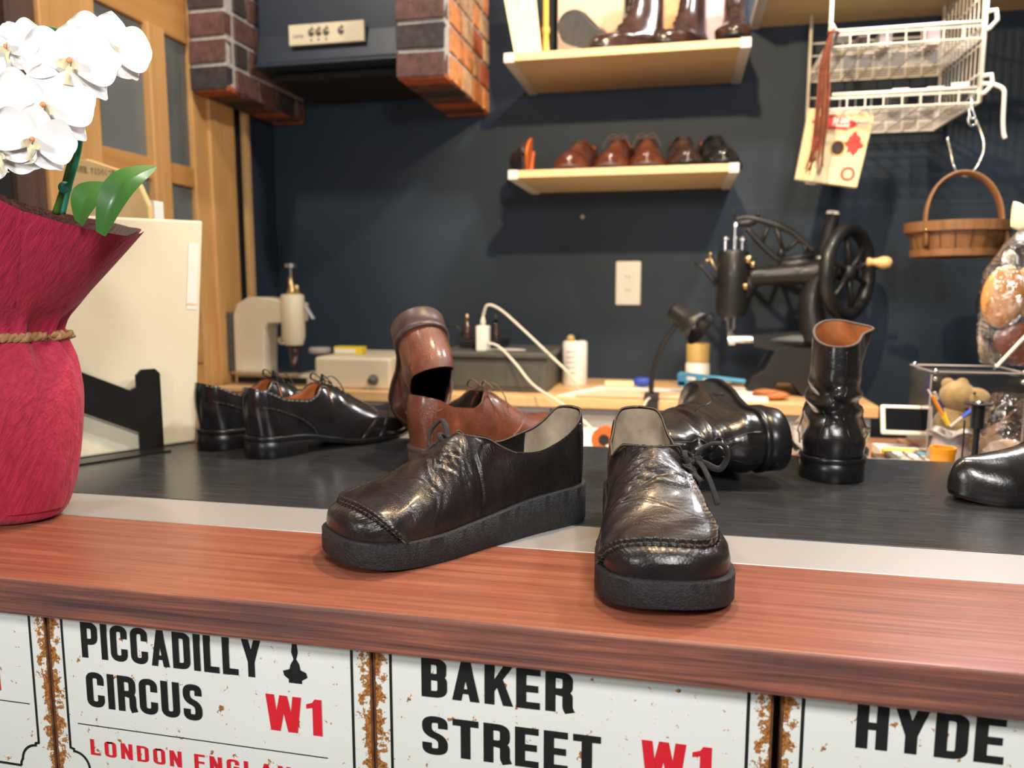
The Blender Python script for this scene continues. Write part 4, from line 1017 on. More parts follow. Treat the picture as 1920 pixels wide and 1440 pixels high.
single(MB().lathe([(.008, 0), (.010, .005), (.009, .03), (.007, .06), (.010, .065), (.010, .075), (.007, .08), (.007, .2)], W(1023, 100, 1.955)*Vector((1, 1, 0)) if False else (W(1023, 100, 1.955).x, 1.955, SUZ+.0005), 16), 'gold_bottle', 'gold_trim', 'slim shiny gold bottle beside the yellowish card', 'bottle', smooth=True)
single(MB().bx((-.335, 2.10, SUZ+.0005), (-.165, 2.165, SUZ+.25)), 'cardboard_box', 'tan_box', 'plain tan box behind the boots on the upper wall shelf', 'box', bevel=.002)
single(MB().bx((-.13, 2.145, SUZ+.0005), (.0, 2.185, SUZ+.25)), 'printed_box', 'pastel_print', 'orange pastel patterned box behind the dark boots on the upper wall shelf', 'box', bevel=.002)
single(MB().bx((.03, 2.16, SUZ+.0005), (.125, 2.19, SUZ+.25)), 'printed_box', 'pinkish_box', 'mauve box at the right end behind the boots on the upper wall shelf', 'box', bevel=.002)

# ------------------------------------------------------------ wall outlet
r = empty('wall_outlet', (-.145, YB, .20), 'cream wall outlet plate below the small shoe shelf', 'outlet')
MB().bx((-.180, YB-.008, .203), (-.110, YB-.0005, .325)).build('cover_plate', 'white_plastic', r, bevel=.005, seg=3)
MB().bx((-.158, YB-.010, .228), (-.132, YB-.007, .300)).build('socket', 'white_plastic', r, bevel=.002)
b = MB()
for z in (.245, .282):
    for x in (-.150, -.141): b.bx((x-.0008, YB-.0106, z-.004), (x+.0008, YB-.0095, z+.004))
b.build('slots', 'black_ink', r)

# ------------------------------------------------------------ workbench
BZ = -.008
r = empty('workbench', (-.38, 1.99, -1.0), 'light oak workbench along the back wall', 'workbench')
MB().bx((-1.19, 1.80, BZ-.026), (.432, YB-.001, BZ)).build('top', 'oak_light', r, bevel=.002)
for x in (-1.17, -.30, .400): MB().bx((x, 1.83, -1.0), (x+.022, YB-.02, BZ-.026)).build('side_panel', 'white_panel', r, bevel=.001)
MB().bx((-1.148, 1.815, -.75), (-.30, 1.83, BZ-.0265)).build('front_panel', 'white_panel', r, bevel=.001)
MB().bx((-.298, 1.815, -.75), (.419, 1.83, BZ-.0265)).build('front_panel', 'white_panel', r, bevel=.001)
r = empty('side_table', (.1, 1.45, -1.0), 'low wooden side table behind the black counter top', 'table')
MB().bx((-.42, 1.215, -.082), (.80, 1.72, -.062)).build('top', 'side_wood', r, bevel=.002)
for x, y in ((-.40, 1.23), (.76, 1.23), (-.40, 1.68), (.76, 1.68)): MB().bx((x, y, -1.0), (x+.03, y+.03, -.082)).build('leg', 'side_wood', r)
TZ = -.062

# ------------------------------------------------------------ black patching machine
r = empty('patching_machine', (.30, 1.97, BZ), 'black cast-iron hand-cranked patching sewing machine with a big wheel', 'sewing machine')
MY = 1.97
def m_(u, v, y=None): return W(u, v, MY if y is None else y)
b = MB()     # base casting with arched foot
prof = [(1395, 745), (1405, 705), (1430, 690), (1450, 655), (1490, 650), (1515, 650), (1545, 660), (1560, 700), (1575, 735), (1575, 748), (1500, 748), (1480, 715), (1455, 712), (1440, 735), (1430, 747)]
b.prism([(m_(u, v).x, max(BZ, m_(u, v).z)) for u, v in prof], MY-.05, MY+.05, lambda a, z, d: (a, d, z)); b.build('base', 'black_enamel', r, bevel=.006)
b = MB()     # lower work arm (cylinder bed)
a0 = m_(1412, 637); a1 = m_(1560, 640); b.tube([a0, a1], [.015, .030], 20); b.prism([(m_(u, v).x, m_(u, v).z) for u, v in [(1410, 628), (1520, 622), (1560, 600), (1575, 660), (1480, 664), (1412, 650)]], MY-.018, MY+.018, lambda a, z, d: (a, d, z)); b.build('lower_arm', 'black_enamel', r, bevel=.004)
b = MB(); b.cyl(m_(1365, 635), m_(1414, 636), .0105); b.cyl(m_(1366, 637), m_(1378, 637), .014); b.lathe([(.010, 0), (.010, .012), (.004, .014)], m_(1371, 633), 14); b.build('needle_plate', 'metal_chrome', r, smooth=False, angle=40) if False else b.build('needle_plate', 'metal_chrome', r)
b = MB()     # column
cp = spline([m_(1528, 640), m_(1522, 600), m_(1520, 560), m_(1530, 530), m_(1545, 500)], 6); b.tube(cp, [.044-.012*min(1, i/14) for i in range(len(cp))], 20, .8); b.build('column', 'black_enamel', r, smooth=True)
b = MB()     # upper arm
ap = spline([m_(1405, 520), m_(1440, 517), m_(1490, 514), m_(1540, 512), m_(1565, 515)], 6); b.tube(ap, [.026, .025, .024, .024, .023, .023, .023, .024, .024, .025, .025, .026, .027, .026, .028, .030, .031, .032, .033, .033, .034, .034, .034, .033, .032][:len(ap)], 20); b.ell(m_(1495, 496), (.045, .022, .018)); b.build('upper_arm', 'black_enamel', r, smooth=True)
b = MB()     # round head
hp = m_(1374, 520); b.lathe([(.022, -.098), (.034, -.092), (.038, -.075), (.039, 0), (.038, .055), (.034, .064), (.012, .066)], hp, 28); b.tube([m_(1392, 555), m_(1400, 540), m_(1412, 522)], [.022, .022, .020], 12); b.build('head', 'black_enamel', r, angle=40)
b = MB(); top = hp+Vector((0, 0, .066))
b.cyl(top+Vector((.002, 0, 0)), top+Vector((.002, 0, .060)), .0048); b.cyl(top+Vector((-.020, 0, -.004)), top+Vector((-.020, 0, .026)), .0045); b.cyl(top+Vector((.020, 0, -.004)), top+Vector((.020, 0, .026)), .0045)
b.lathe([(.004, 0), (.009, .002), (.009, .008), (.005, .012)], top+Vector((-.020, 0, .022)), 14); b.lathe([(.004, 0), (.010, .002), (.010, .010), (.004, .013)], top+Vector((.002, 0, .054)), 14); b.lathe([(.004, 0), (.0085, .002), (.0085, .006), (.004, .012)], top+Vector((.020, 0, .020)), 14)
b.build('presser_screw', 'metal_chrome', r)
b = MB(); b.ell(m_(1404, 486, MY-.03), (.010, .006, .010)); b.ell(m_(1412, 496, MY-.03), (.007, .006, .008)); b.build('tension_knob', 'brass', r, smooth=True); MB().ell(m_(1398, 537, MY-.03), (.008, .006, .008)).build('tension_knob', 'brass', r, smooth=True); b = MB(); b.tube([m_(1330, 480), m_(1338, 498), m_(1352, 512)], .0035, 8); b.ell(m_(1326, 489), .006); b.ell(m_(1332, 477), .0055); b.build('tension_knob', 'brass', r, smooth=True)
b = MB(); b.tube([m_(1302, 494), m_(1318, 502), m_(1334, 522), m_(1344, 532)], [.003, .004, .006, .008], 8); b.build('thread_lever', 'black_metal', r, smooth=True)
b = MB(); b.cyl(m_(1363, 578), m_(1363, 600), .0075); b.cyl(m_(1365, 600), m_(1366, 628), .0040); b.cyl(m_(1377, 580), m_(1377, 617), .0055); b.tube([m_(1377, 612), m_(1366, 628)], .003, 8); b.ell(m_(1363, 572), .008); b.build('needle_bar', 'metal_chrome', r)
b = MB()     # open lattice lever above the arm
up_ = [m_(1378, 412), m_(1400, 408), m_(1440, 417), m_(1480, 432), m_(1505, 452), m_(1528, 472)]; lo_ = [m_(1400, 428), m_(1425, 456), m_(1448, 478), m_(1462, 488)]
b.tube(spline(up_, 5), .0075, 8); b.tube(spline(lo_, 5), .0068, 8); b.tube([m_(1462, 488), m_(1528, 478)], .008, 8)
for p, q in (((1441, 424), (1428, 457)), ((1454, 425), (1468, 468)), ((1500, 447), (1474, 470)), ((1508, 455), (1512, 478))): b.tube([m_(*p), m_(*q)], .0050, 8)
b.ell(m_(1398, 418), (.026, .010, .010)); b.ell(m_(1421, 403), .005); b.tube([m_(1376, 388), m_(1376, 410)], .002, 6); b.ell(m_(1465, 474), (.010, .010, .012)); b.build('take_up_lever', 'black_enamel', r, smooth=True)
wc = m_(1590, 511, 1.965); ax = Vector((.75, -.66, 0)).normalized(); qx = Vector((0, 0, 1)); side_ = ax.cross(qx)
b = MB(); Rw = .100; b.tube([wc+side_*Rw*.92*math.cos(t)+qx*Rw*math.sin(t) for t in np.linspace(0, 2*PI, 56, endpoint=False)], .0160, 14, closed=True)
wh = b.build('hand_wheel', 'black_enamel', r, smooth=True)
b = MB(); b.tube([wc-ax*.018, wc+ax*.018], [.022, .018], 18)
for k in range(6):
    t = k*PI/3+.3; e = wc+side_*Rw*.9*math.cos(t)+qx*Rw*.97*math.sin(t); b.tube([wc, (wc+e)/2+ax*.004, e], [.009, .006, .007], 8)
b.build('spokes', 'black_enamel', wh, smooth=True)
b = MB(); b.tube([wc, wc+Vector((.052, -.03, .030))], .006, 8); b.build('crank', 'black_metal', wh, smooth=True)
b = MB(); h0 = m_(1625, 491, 1.91); b.lathe([(.009, 0), (.010, .006), (.007, .012), (.010, .022), (.014, .032), (.014, .042), (.010, .050), (.003, .053)], h0, 18, axis=(1, -.15, -.05)); b.build('crank_handle', 'handle_wood', wh, smooth=True)
b = MB(); b.tube([m_(1560, 512), wc], .014, 12); b.build('axle', 'black_metal', r, smooth=True)
lb = MB(); c0 = m_(1455, 516, MY-.021); lb.bx((c0.x, c0.y-.0006, c0.z-.0075), (c0.x+.070, c0.y+.002, c0.z+.0075)); lb.build('name_plate', 'metal_chrome', r, bevel=.002)
lb = MB(); lb.bx((c0.x+.018, c0.y-.0012, c0.z-.005), (c0.x+.066, c0.y-.0002, c0.z+.005)); lb.build('name_plate_field', 'navy_plastic', r)
# thread cone behind the wheel
t = empty('thread_spool', m_(1545, 480, 2.00), 'tall black thread spool with a white top on the patching machine', 'thread')
c0 = m_(1546, 482, 2.0); tp = m_(1562, 398, 2.0); d_ = (tp-c0).normalized(); b = MB(); b.tube([c0, c0+(tp-c0)*.95], [.019, .016], 20); b.build('thread', 'thread_dark', t, angle=40)
b = MB(); b.tube([c0+(tp-c0)*.95, tp+d_*.002], [.0155, .014], 18); b.build('spool_end', 'white_plastic', t, angle=40); b = MB(); b.tube([c0-d_*.006, c0], [.020, .020], 18); b.build('spool_base', 'white_plastic', t, angle=40)
# little things in front of the column
single(MB().lathe([(.013, 0), (.014, .002), (.014, .06), (.010, .066), (.006, .068)], m_(1548, 638, 1.90)-Vector((0, 0, .0)), 16), 'glue_tube', 'royal_blue', 'blue and white striped small tube beside the machine column', 'tube', smooth=True)
bpy.data.objects['glue_tube'].location = (m_(1548, 640, 1.90).x, 1.865, BZ+.0005); bpy.data.objects['glue_tube'].scale = (1, 1, 2.4)
bt = MB(); cx_ = m_(1570, 640, 1.88).x; bt.lathe([(.020, 0), (.022, .003), (.022, .10), (.010, .118), (.008, .12), (.0, .12)], (cx_, 1.85, BZ+.0005), 18)
r2 = empty('bottle', (cx_, 1.85, BZ), 'dark bottle with a green cap behind the upright boot', 'bottle'); bt.build('body', 'charcoal_plastic', r2, smooth=True); MB().lathe([(.011, 0), (.011, .022), (.007, .03), (.001, .031)], (cx_, 1.85, BZ+.116), 14).build('cap', 'green_plastic', r2, smooth=True)
pc = m_(1445, 738, 1.86); b = MB(); b.ell((pc.x, 1.86, BZ+.012), (.042, .025, .011)); b.ell((pc.x-.012, 1.85, BZ+.020), (.028, .016, .007)); single(b, 'leather_scraps', 'lining_tan', 'tan leather scraps at the foot of the patching machine', 'scraps', smooth=True)

# ------------------------------------------------------------ clip lamp, cans, clamp, papers on the bench
r = empty('desk_lamp', W(1222, 745, 1.80), 'black gooseneck clip lamp on the edge of the workbench', 'lamp')
b = MB(); b.tube(spline([W(1221, 742, 1.795), W(1222, 715, 1.795), W(1230, 680, 1.795), W(1247, 640, 1.795), W(1277, 598, 1.795)], 8), .0062, 10); b.build('gooseneck', 'black_metal', r, smooth=True)
b = MB(); c = W(1222, 745, 1.80); b.box((c.x, 1.800, BZ+.008), (.034, .040, .016)); b.box((c.x, 1.789, BZ-.018), (.030, .012, .06)); b.box((c.x, 1.800, BZ-.046), (.026, .034, .010)); b.cyl((c.x, 1.803, BZ-.046), (c.x, 1.803, BZ-.027), .006); b.build('clamp', 'black_metal', r, bevel=.002)
hc = W(1268, 588, 1.795); ld = Vector((.60, -.35, -.42)).normalized(); b = MB(); b.lathe([(.002, -.008), (.020, -.008), (.022, -.002), (.022, .020), (.030, .045), (.041, .072), (.039, .072), (.028, .045), (.019, .018), (.0, .018)], hc+Vector((.000, 0, .004)), 26, axis=ld); b.build('lamp_shade', 'black_enamel', r, smooth=True)
b = MB(); b.ell(hc+ld*.038, .016); b.build('bulb', 'white_plastic', r, smooth=True)
cx_, cz_ = W(1308, 690, 2.06).x, BZ; r = empty('spray_can', (cx_, 2.06, BZ), 'white spray can with a tan cap near the desk lamp', 'can')
MB().lathe([(.030, 0), (.031, .002), (.031, .062), (.028, .066), (.001, .066)], (cx_, 2.06, BZ+.0005), 24).build('can', 'paper_white', r, angle=40); MB().lathe([(.0295, .0), (.030, .046), (.028, .049), (.001, .049)], (cx_, 2.06, BZ+.0665), 24).build('cap', 'tan_cap', r, angle=40)
cx_ = W(1078, 690, 2.05).x; r = empty('spray_can', (cx_, 2.05, BZ), 'tall white can with grey printing and a small golden nozzle', 'can')
MB().lathe([(.032, 0), (.033, .002), (.033, .112), (.030, .117), (.001, .117)], (cx_, 2.05, BZ+.0005), 26).build('can', 'paper_white', r, angle=40); MB().lathe([(.010, 0), (.011, .010), (.006, .016), (.001, .017)], (cx_-.012, 2.05, BZ+.117), 14).build('nozzle', 'tan_cap', r, smooth=True); MB().tube([(cx_+.006, 2.05, BZ+.116), (cx_+.012, 2.05, BZ+.140)], .0022, 8).build('straw', 'black_metal', r)
b = MB()
for k in range(5): b.add([(cx_-.020, 2.0168+abs(k-2)*.0, BZ+.09-.014*k), (cx_+.006, 2.0168, BZ+.09-.014*k), (cx_+.006, 2.0168, BZ+.092-.014*k), (cx_-.020, 2.0168, BZ+.092-.014*k)], [(0, 1, 2, 3)])
b.build('printing', 'charcoal_plastic', r)
r = empty('clamp_tool', W(1330, 718, 1.93), 'blue plastic-handled clamp lying on the bench papers', 'clamp'); q = W(1272, 712, 1.93)
b = MB(); b.box((q.x+.055, 1.93, BZ+.024), (.115, .022, .014), Matrix.Rotation(.05, 3, 'Y')); b.box((q.x+.080, 1.93, BZ+.042), (.160, .016, .009), Matrix.Rotation(.10, 3, 'Y')); b.box((q.x+.008, 1.93, BZ+.034), (.022, .022, .032)); b.cyl((q.x+.05, 1.915, BZ+.036), (q.x+.05, 1.945, BZ+.036), .009); b.build('handle', 'blue_plastic', r, bevel=.003)
b = MB(); b.box((q.x+.10, 1.93, BZ+.033), (.05, .012, .006)); b.build('jaw', 'metal_chrome', r)
def sheet(name, pts, z, m, label, th=.0012, cat='paper'):
    b = MB(); b.prism([(p[0], p[1]) for p in pts], z, z+th, lambda a, c, d: (a, c, d)); return single(b, name, m, label, cat)
q1, q2 = W(1035, 728, 1.85).x, W(1395, 740, 1.85).x
sheet('paper_sheet', [(-.285, 1.815), (-.20, 2.02), (.02, 2.00), (.03, 1.83)], BZ+.0003, 'paper_white', 'white paper sheets on the bench below the tall white can', .002)
sheet('cardboard_sheet', [(-.24, 1.804), (-.17, 1.90), (.10, 1.88), (.10, 1.81)], BZ+.0026, 'salmon_paper', 'salmon card lying over papers at the bench edge', .006, 'card')
sheet('paper_sheet', [(.035, 1.808), (.04, 2.0), (.20, 2.0), (.20, 1.808)], BZ+.0003, 'paper_white', 'white paper under the blue clamp at the bench edge', .010)
sheet('wood_strip', [(-.268, 1.790), (-.24, 1.803), (-.02, 1.8035), (-.02, 1.796)], BZ+.0003, 'paper_yellow', 'thin yellowish strip lying along the bench edge', .004, 'strip') if False else None
b = MB(); c = W(1205, 706, 2.02); b.ell((c.x, 2.02, BZ+.016), (.026, .014, .013)); single(b, 'eraser', 'royal_blue', 'royal blue oval thing on the bench papers left of the lamp', 'tool', smooth=True)
c = W(1162, 708, 2.02); single(MB().box((c.x, 2.02, BZ+.010), (.075, .03, .012)), 'notepad', 'paper_yellow', 'pale yellow notepad on the bench papers', 'notepad', bevel=.001)

# thread spool lying end-on, on the low table
oc = W(1133, 815, 1.45); r = empty('large_spool', (oc.x, 1.45, TZ), 'orange cardboard thread cone lying end-on between the two moccasins', 'spool')
b = MB(); b.lathe([(.0245, .0), (.0245, .004), (.0225, .008), (.020, .05), (.0, .05)], (oc.x, 1.445, TZ+.0250), 28, axis=(.0, 1, 0), cap=False); b.lathe([(.0245, 0), (.010, .0005), (.009, .012), (.0001, .012)], (oc.x, 1.4445, TZ+.0250), 28, axis=(0, 1, 0), cap=False); b.build('spool', 'spool_orange', r, smooth=False, angle=30)
b = MB(); b.lathe([(.0105, -.0004), (.0001, -.0004)], (oc.x, 1.4440, TZ+.025), 20, axis=(0, 1, 0), cap=False); b.build('core_hole', 'thread_dark', r)
# white phone-like pad below the cable
sheet('paper_sheet', [(-.36, 1.24), (-.34, 1.70), (.14, 1.70), (.14, 1.24)], TZ+.0003, 'paper_white', 'white sheet on the low table behind the moccasins', .001)

# ------------------------------------------------------------ grey equipment box, charger, cable, small bottles
r = empty('equipment_box', (-.44, 1.95, BZ), 'flat charcoal grey case on the bench behind the brown shoes', 'case')
ex0, ex1 = -.60, -.318
MB().bx((ex0, 1.86, BZ+.0005), (ex1, 2.12, BZ+.085)).build('case', 'charcoal_plastic', r, bevel=.006)
MB().bx((ex0-.004, 1.852, BZ+.085), (ex1+.006, 2.125, BZ+.100)).build('lid', 'charcoal_plastic', r, bevel=.004)
MB().bx((ex0+.02, 1.857, BZ+.014), (ex1-.02, 1.861, BZ+.070)).build('front_panel', 'charcoal_plastic', r, bevel=.001)
EZ = BZ+.1002
single(MB().tube([(-.475, 1.875, EZ+.004), (-.40, 1.878, EZ+.004), (-.375, 1.88, EZ+.004)], [.004, .004, .002], 8), 'marker_pen', 'grey_lid', 'pen lying on the lid of the charcoal case', 'pen')
single(MB().bx((-.57, 1.96, EZ), (-.46, 2.08, EZ+.022)), 'tool_tray', 'black_metal', 'low black tray on the charcoal case', 'tray', bevel=.003)
def bottle(u, y, z0, h, rad, m, capm, label):
    x = W(u, 600, y).x; r = empty('small_bottle', (x, y, z0), label, 'bottle'); MB().lathe([(rad*.95, 0), (rad, .003), (rad, h*.5), (rad*.4, h*.65), (rad*.35, h*.75)], (x, y, z0+.0003), 16).build('glass', m, r, smooth=True); MB().lathe([(rad*.45, 0), (rad*.5, h*.12), (rad*.3, h*.25), (rad*.1, h*.27)], (x, y, z0+h*.73), 12).build('cap', capm, r, smooth=True)
bottle(876, 2.02, EZ+.022, .068, .013, 'dark_brown_leather', 'brass', 'small dark bottle with a brass spout left of the white charger')
bottle(930, 2.10, EZ, .085, .011, 'dark_brown_leather', 'black_metal', 'slim dark dropper bottle right of the white charger')
r = empty('loop_tool', (W(845, 610, 2.04).x, 2.04, EZ+.022), 'black metal hoop tool standing on the low black tray', 'tool'); b = MB(); c = W(845, 628, 2.04); b.tube([(c.x+.034*math.cos(t), 2.04, EZ+.024+.034*math.sin(t)) for t in np.linspace(0, PI, 16)], .0035, 8); b.build('hoop', 'black_metal', r, smooth=True)
r = empty('usb_charger', W(903, 648, 1.86), 'white charging block standing upright, white cable plugged into its top', 'charger')
c = W(903, 648, 1.87); MB().bx((c.x-.0155, 1.872, EZ), (c.x+.0155, 1.900, EZ+.064)).build('block', 'white_plastic', r, bevel=.003)
c1 = Vector((c.x, 1.885, EZ+.064)); MB().tube([c1, c1+Vector((0, 0, .012)), c1+Vector((0, 0, .020))], [.007, .0065, .004], 12).build('plug', 'cable_white', r, smooth=True)
pts = [c1+Vector((0, 0, .016)), c1+Vector((.002, 0, .030)), W(915, 572, 1.88), W(940, 582, 1.88), W(985, 622, 1.87), W(1030, 665, 1.86), W(1066, 700, 1.86), W(1085, 722, 1.90)]
pts[-1].z = BZ+.006
single(MB().tube(spline(pts, 8), .0032, 8), 'charging_cable', 'cable_white', 'white cable arching from the charger top down to the bench papers', 'cable', smooth=True)
pts = [W(914, 643, 1.868), W(935, 650, 1.86), W(965, 680, 1.835), W(1000, 722, 1.79), W(1050, 755, 1.70), W(1100, 795, 1.56), W(1140, 838, 1.44), W(1160, 850, 1.40), W(1180, 800, 1.5), W(1203, 770, 1.70), W(1212, 752, 1.775), W(1218, 746, 1.782)]
for p in pts: p.z = max(p.z, TZ+.005)
single(MB().tube(spline(pts, 8), .0032, 8), 'charging_cable', 'cable_white', 'white cable sagging from the charger behind the moccasins up to the lamp clamp', 'cable', smooth=True)

# ------------------------------------------------------------ cream sewing machine on the left
r = empty('sewing_machine', W(600, 740, 1.60)*Vector((1, 1, 0))+Vector((0, 0, BZ)), 'cream flatbed post-arm sewing machine behind the black brogues', 'sewing machine')
SY = 1.92
def s_(u, v, y=SY): return W(u, v, y)
b = MB(); b.prism([(s_(u, v).x, s_(u, v).z) for u, v in [(452, 700), (448, 590), (455, 570), (475, 557), (500, 557), (566, 568), (566, 603), (512, 606), (507, 615), (507, 700)]], SY-.03, SY+.04, lambda a, z, d: (a, d, z)); b.build('arm', 'cream_enamel', r, bevel=.012, seg=4)
b = MB(); b.bx((s_(436, 690).x, SY-.028, s_(436, 695).z), (s_(450, 690).x, SY+.036, s_(436, 585).z)); b.build('belt_guard', 'charcoal_plastic', r, bevel=.006)
b = MB(); hx = s_(553, 600).x; b.lathe([(.001, s_(553, 646).z), (.024, s_(553, 646).z), (.031, s_(553, 630).z), (.031, s_(553, 556).z), (.028, s_(553, 552).z), (.001, s_(553, 552).z)], (hx, SY-.01, 0), 26); b.build('head', 'cream_enamel', r, angle=40)
b = MB(); b.lathe([(.014, s_(550, 552).z), (.012, s_(550, 545).z), (.008, s_(550, 540).z), (.007, s_(550, 518).z), (.001, s_(550, 518).z)], (hx-.002, SY-.01, 0), 16); b.lathe([(.010, s_(560, 552).z), (.006, s_(560, 535).z), (.001, s_(560, 533).z)], (hx+.014, SY-.01, 0), 12); b.build('adjusting_screw', 'brass', r, smooth=True)
b = MB(); b.lathe([(.003, s_(550, 520).z), (.003, s_(550, 504).z), (.015, s_(550, 502).z), (.015, s_(550, 495).z), (.001, s_(550, 494).z)], (hx-.002, SY-.01, 0), 16); b.build('pressure_knob', 'metal_chrome', r)
MB().tube([s_(574, 575), s_(588, 598)], .008, 8, .4).build('presser_lever', 'grey_lid', r); MB().ell(s_(528, 638), (.012, .006, .012)).build('thread_guide', 'metal_chrome', r, smooth=True)
b = MB(); b.tube([s_(553, 645), s_(553, 662), s_(552, 690)], [.018, .016, .010], 14); b.build('presser_foot', 'dark_brown_leather', r, smooth=True)
b = MB(); bx0, bx1 = s_(432, 700, 1.84).x, s_(735, 700, 1.84).x
b.bx((bx0, 1.84, .0225), (bx0+.20, 2.10, .029)); b.build('stitch_plate', 'metal_chrome', r, bevel=.003)
b = MB(); b.bx((s_(590, 700, 1.83).x, 1.83, BZ+.0005), (bx1, 2.08, s_(735, 672, 1.83).z)); b.build('motor_housing', 'cream_enamel', r, bevel=.008, seg=3)
b = MB(); b.bx((bx0, 1.86, BZ+.0005), (s_(588, 700, 1.83).x, 2.09, .022)); b.build('bed', 'cream_enamel', r, bevel=.006)
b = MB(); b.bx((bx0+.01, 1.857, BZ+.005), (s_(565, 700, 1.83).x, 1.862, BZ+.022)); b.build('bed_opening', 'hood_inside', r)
b = MB(); k0 = s_(700, 712, 1.828); b.lathe([(.014, 0), (.010, -.008), (.008, -.02), (.0, -.02)], k0, 16, axis=(0, 1, 0)); b.build('control_knob', 'charcoal_plastic', r, smooth=True)
b = MB(); b.ell(s_(690, 732, 1.825), .005); b.build('indicator_button', 'metal_chrome', r, smooth=True); MB().ell(s_(672, 734, 1.825), .005).build('indicator_button', 'metal_chrome', r, smooth=True)
htz = s_(735, 672, 1.83).z
r = empty('needle_box', (s_(655, 665, 1.93).x, 1.93, htz), 'yellow and white cardboard box on the cream sewing machine', 'box')
x = s_(655, 665, 1.93).x; MB().bx((x-.040, 1.92, htz+.0005), (x+.040, 1.955, htz+.020)).build('carton', 'yellow_plastic', r, bevel=.001); MB().bx((x-.037, 1.9185, htz+.003), (x+.022, 1.9205, htz+.014)).build('white_label', 'paper_white', r); 
x = s_(597, 668, 1.93).x; single(MB().lathe([(.028, 0), (.030, .003), (.030, .012), (.026, .015), (.001, .015)], (x, 1.94, htz+.0005), 22), 'round_tin', 'grey_lid', 'flat round grey tin beside the yellow box', 'tin', angle=40)
# ------------------------------------------------------------ wire baskets on the wall, right
def wire(b, *p, r=.0017): b.tube(list(p), r, 6)
bx0, bx1, by0, by1 = .305, .600, 1.85, 2.14
r = empty('wire_basket', ((bx0+bx1)/2, 2.0, .64), 'white two-tier wire basket hanging under the top shelf', 'basket')
for (zt, hh) in ((.800, .032), (.668, .030)):
    b = MB(); zb_ = zt-hh
    b.tube([(bx0+.006, by0, zt), (bx1-.004, by0, zt)], .0042, 8); b.build('front_rail', 'wire_white', r, smooth=True)
    b = MB()
    for z in (zb_, zt-.008):
        b.tube([(bx0, by0, z), (bx1, by0, z), (bx1, by1, z), (bx0, by1, z)], .0021, 6, closed=True)
    for x in np.linspace(bx0, bx1, 9): wire(b, (x, by0, zt), (x, by0, zb_), (x, by1, zb_), (x, by1, zt+.06))
    for y in np.linspace(by0, by1, 14): wire(b, (bx0, y, zt-.008), (bx0, y, zb_), (bx1, y, zb_), (bx1, y, zt-.008), r=.0013)
    wire(b, (bx0, by1, zt+.06), (bx1, by1, zt+.06)); wire(b, (bx0, by1, zt+.03), (bx1, by1, zt+.03))
    b.build('wire_tray', 'wire_white', r)
b = MB(); x = bx0-.004; b.tube([(x, by0, .924), (x, by0, .64), (x, by1-.01, .64), (x, by1-.01, .924)], .0040, 8); b.build('side_frame', 'wire_white', r, smooth=True)
b = MB(); x = bx1+.004; b.tube([(x, by0, .924), (x, by0, .64), (x, by1-.01, .64), (x, by1-.01, .924)], .0040, 8)
for k, y in enumerate(np.linspace(by0+.02, by1-.02, 11)): wire(b, (bx1+.004, y, .66), (bx1+.004, y, .915), r=.0015)
for z in (.70, .76, .86): wire(b, (bx1+.004, by0, z), (bx1+.004, by1-.01, z), r=.0018)
b.build('side_frame', 'wire_white', r, smooth=True)
b = MB()
for z in (.800, .672): b.tube([(bx1+.004, by0-.004, z+.018), (bx1+.020, by0-.006, z+.020), (bx1+.024, by0-.006, z), (bx1+.010, by0-.006, z-.016), (bx1+.004, by0-.004, z-.018)], .0046, 8)
b.tube([(bx0-.004, by0-.004, .815), (bx0+.004, by0-.010, .80), (bx0-.004, by0-.004, .775)], .0046, 8); b.tube([(bx0-.004, by0, .700), (bx0-.016, by0, .690), (bx0-.010, by0, .672), (bx0-.004, by0, .668)], .004, 8)
b.build('corner_clip', 'wire_white', r, smooth=True)
for k, (x, z, sx, sz, m, lab) in enumerate([(.335, .770, .024, .030, 'clear_acrylic', 'small clear plastic box at the left end of the upper wire tray'), (.375, .770, .020, .024, 'clear_acrylic', 'second small clear box in the upper wire tray'), (.420, .770, .026, .026, 'grey_lid', 'small grey box in the middle of the upper wire tray'), (.515, .770, .026, .042, 'pinkish_box', 'small mauve clear-lidded box at the right of the upper wire tray'), (.455, .641, .034, .036, 'clear_acrylic', 'clear box with a white label left in the lower wire tray'), (.525, .641, .034, .036, 'clear_acrylic', 'clear box with a white label in the middle of the lower wire tray'), (.572, .641, .034, .042, 'clear_acrylic', 'clear box with a white label at the right of the lower wire tray')]):
    q = empty('storage_box', (x, 1.93, z), lab, 'box', 'small boxes in the wire basket'); MB().bx((x-sx/2, 1.88, z), (x+sx/2, 1.93, z+sz)).build('body', m, q, bevel=.001)
    if k > 3: MB().bx((x-sx/2, 1.876, z+sz-.004), (x+sx/2, 1.879, z+sz+.004)).build('white_label', 'paper_white', q)
    else: MB().bx((x-sx/2-.001, 1.879, z+sz), (x+sx/2+.001, 1.931, z+sz+.002)).build('lid', 'grey_lid', q)
single(MB().tube(spline([(.606, 1.85, .676), (.625, 1.845, .672), (.643, 1.84, .660), (.646, 1.84, .640), (.647, 1.84, .60), (.650, 1.84, .572), (.653, 1.838, .560)], 6), .0042, 8), 'wire_hook', 'wire_white', 'white wire hook jutting from the right corner of the wire basket', 'hook', smooth=True)

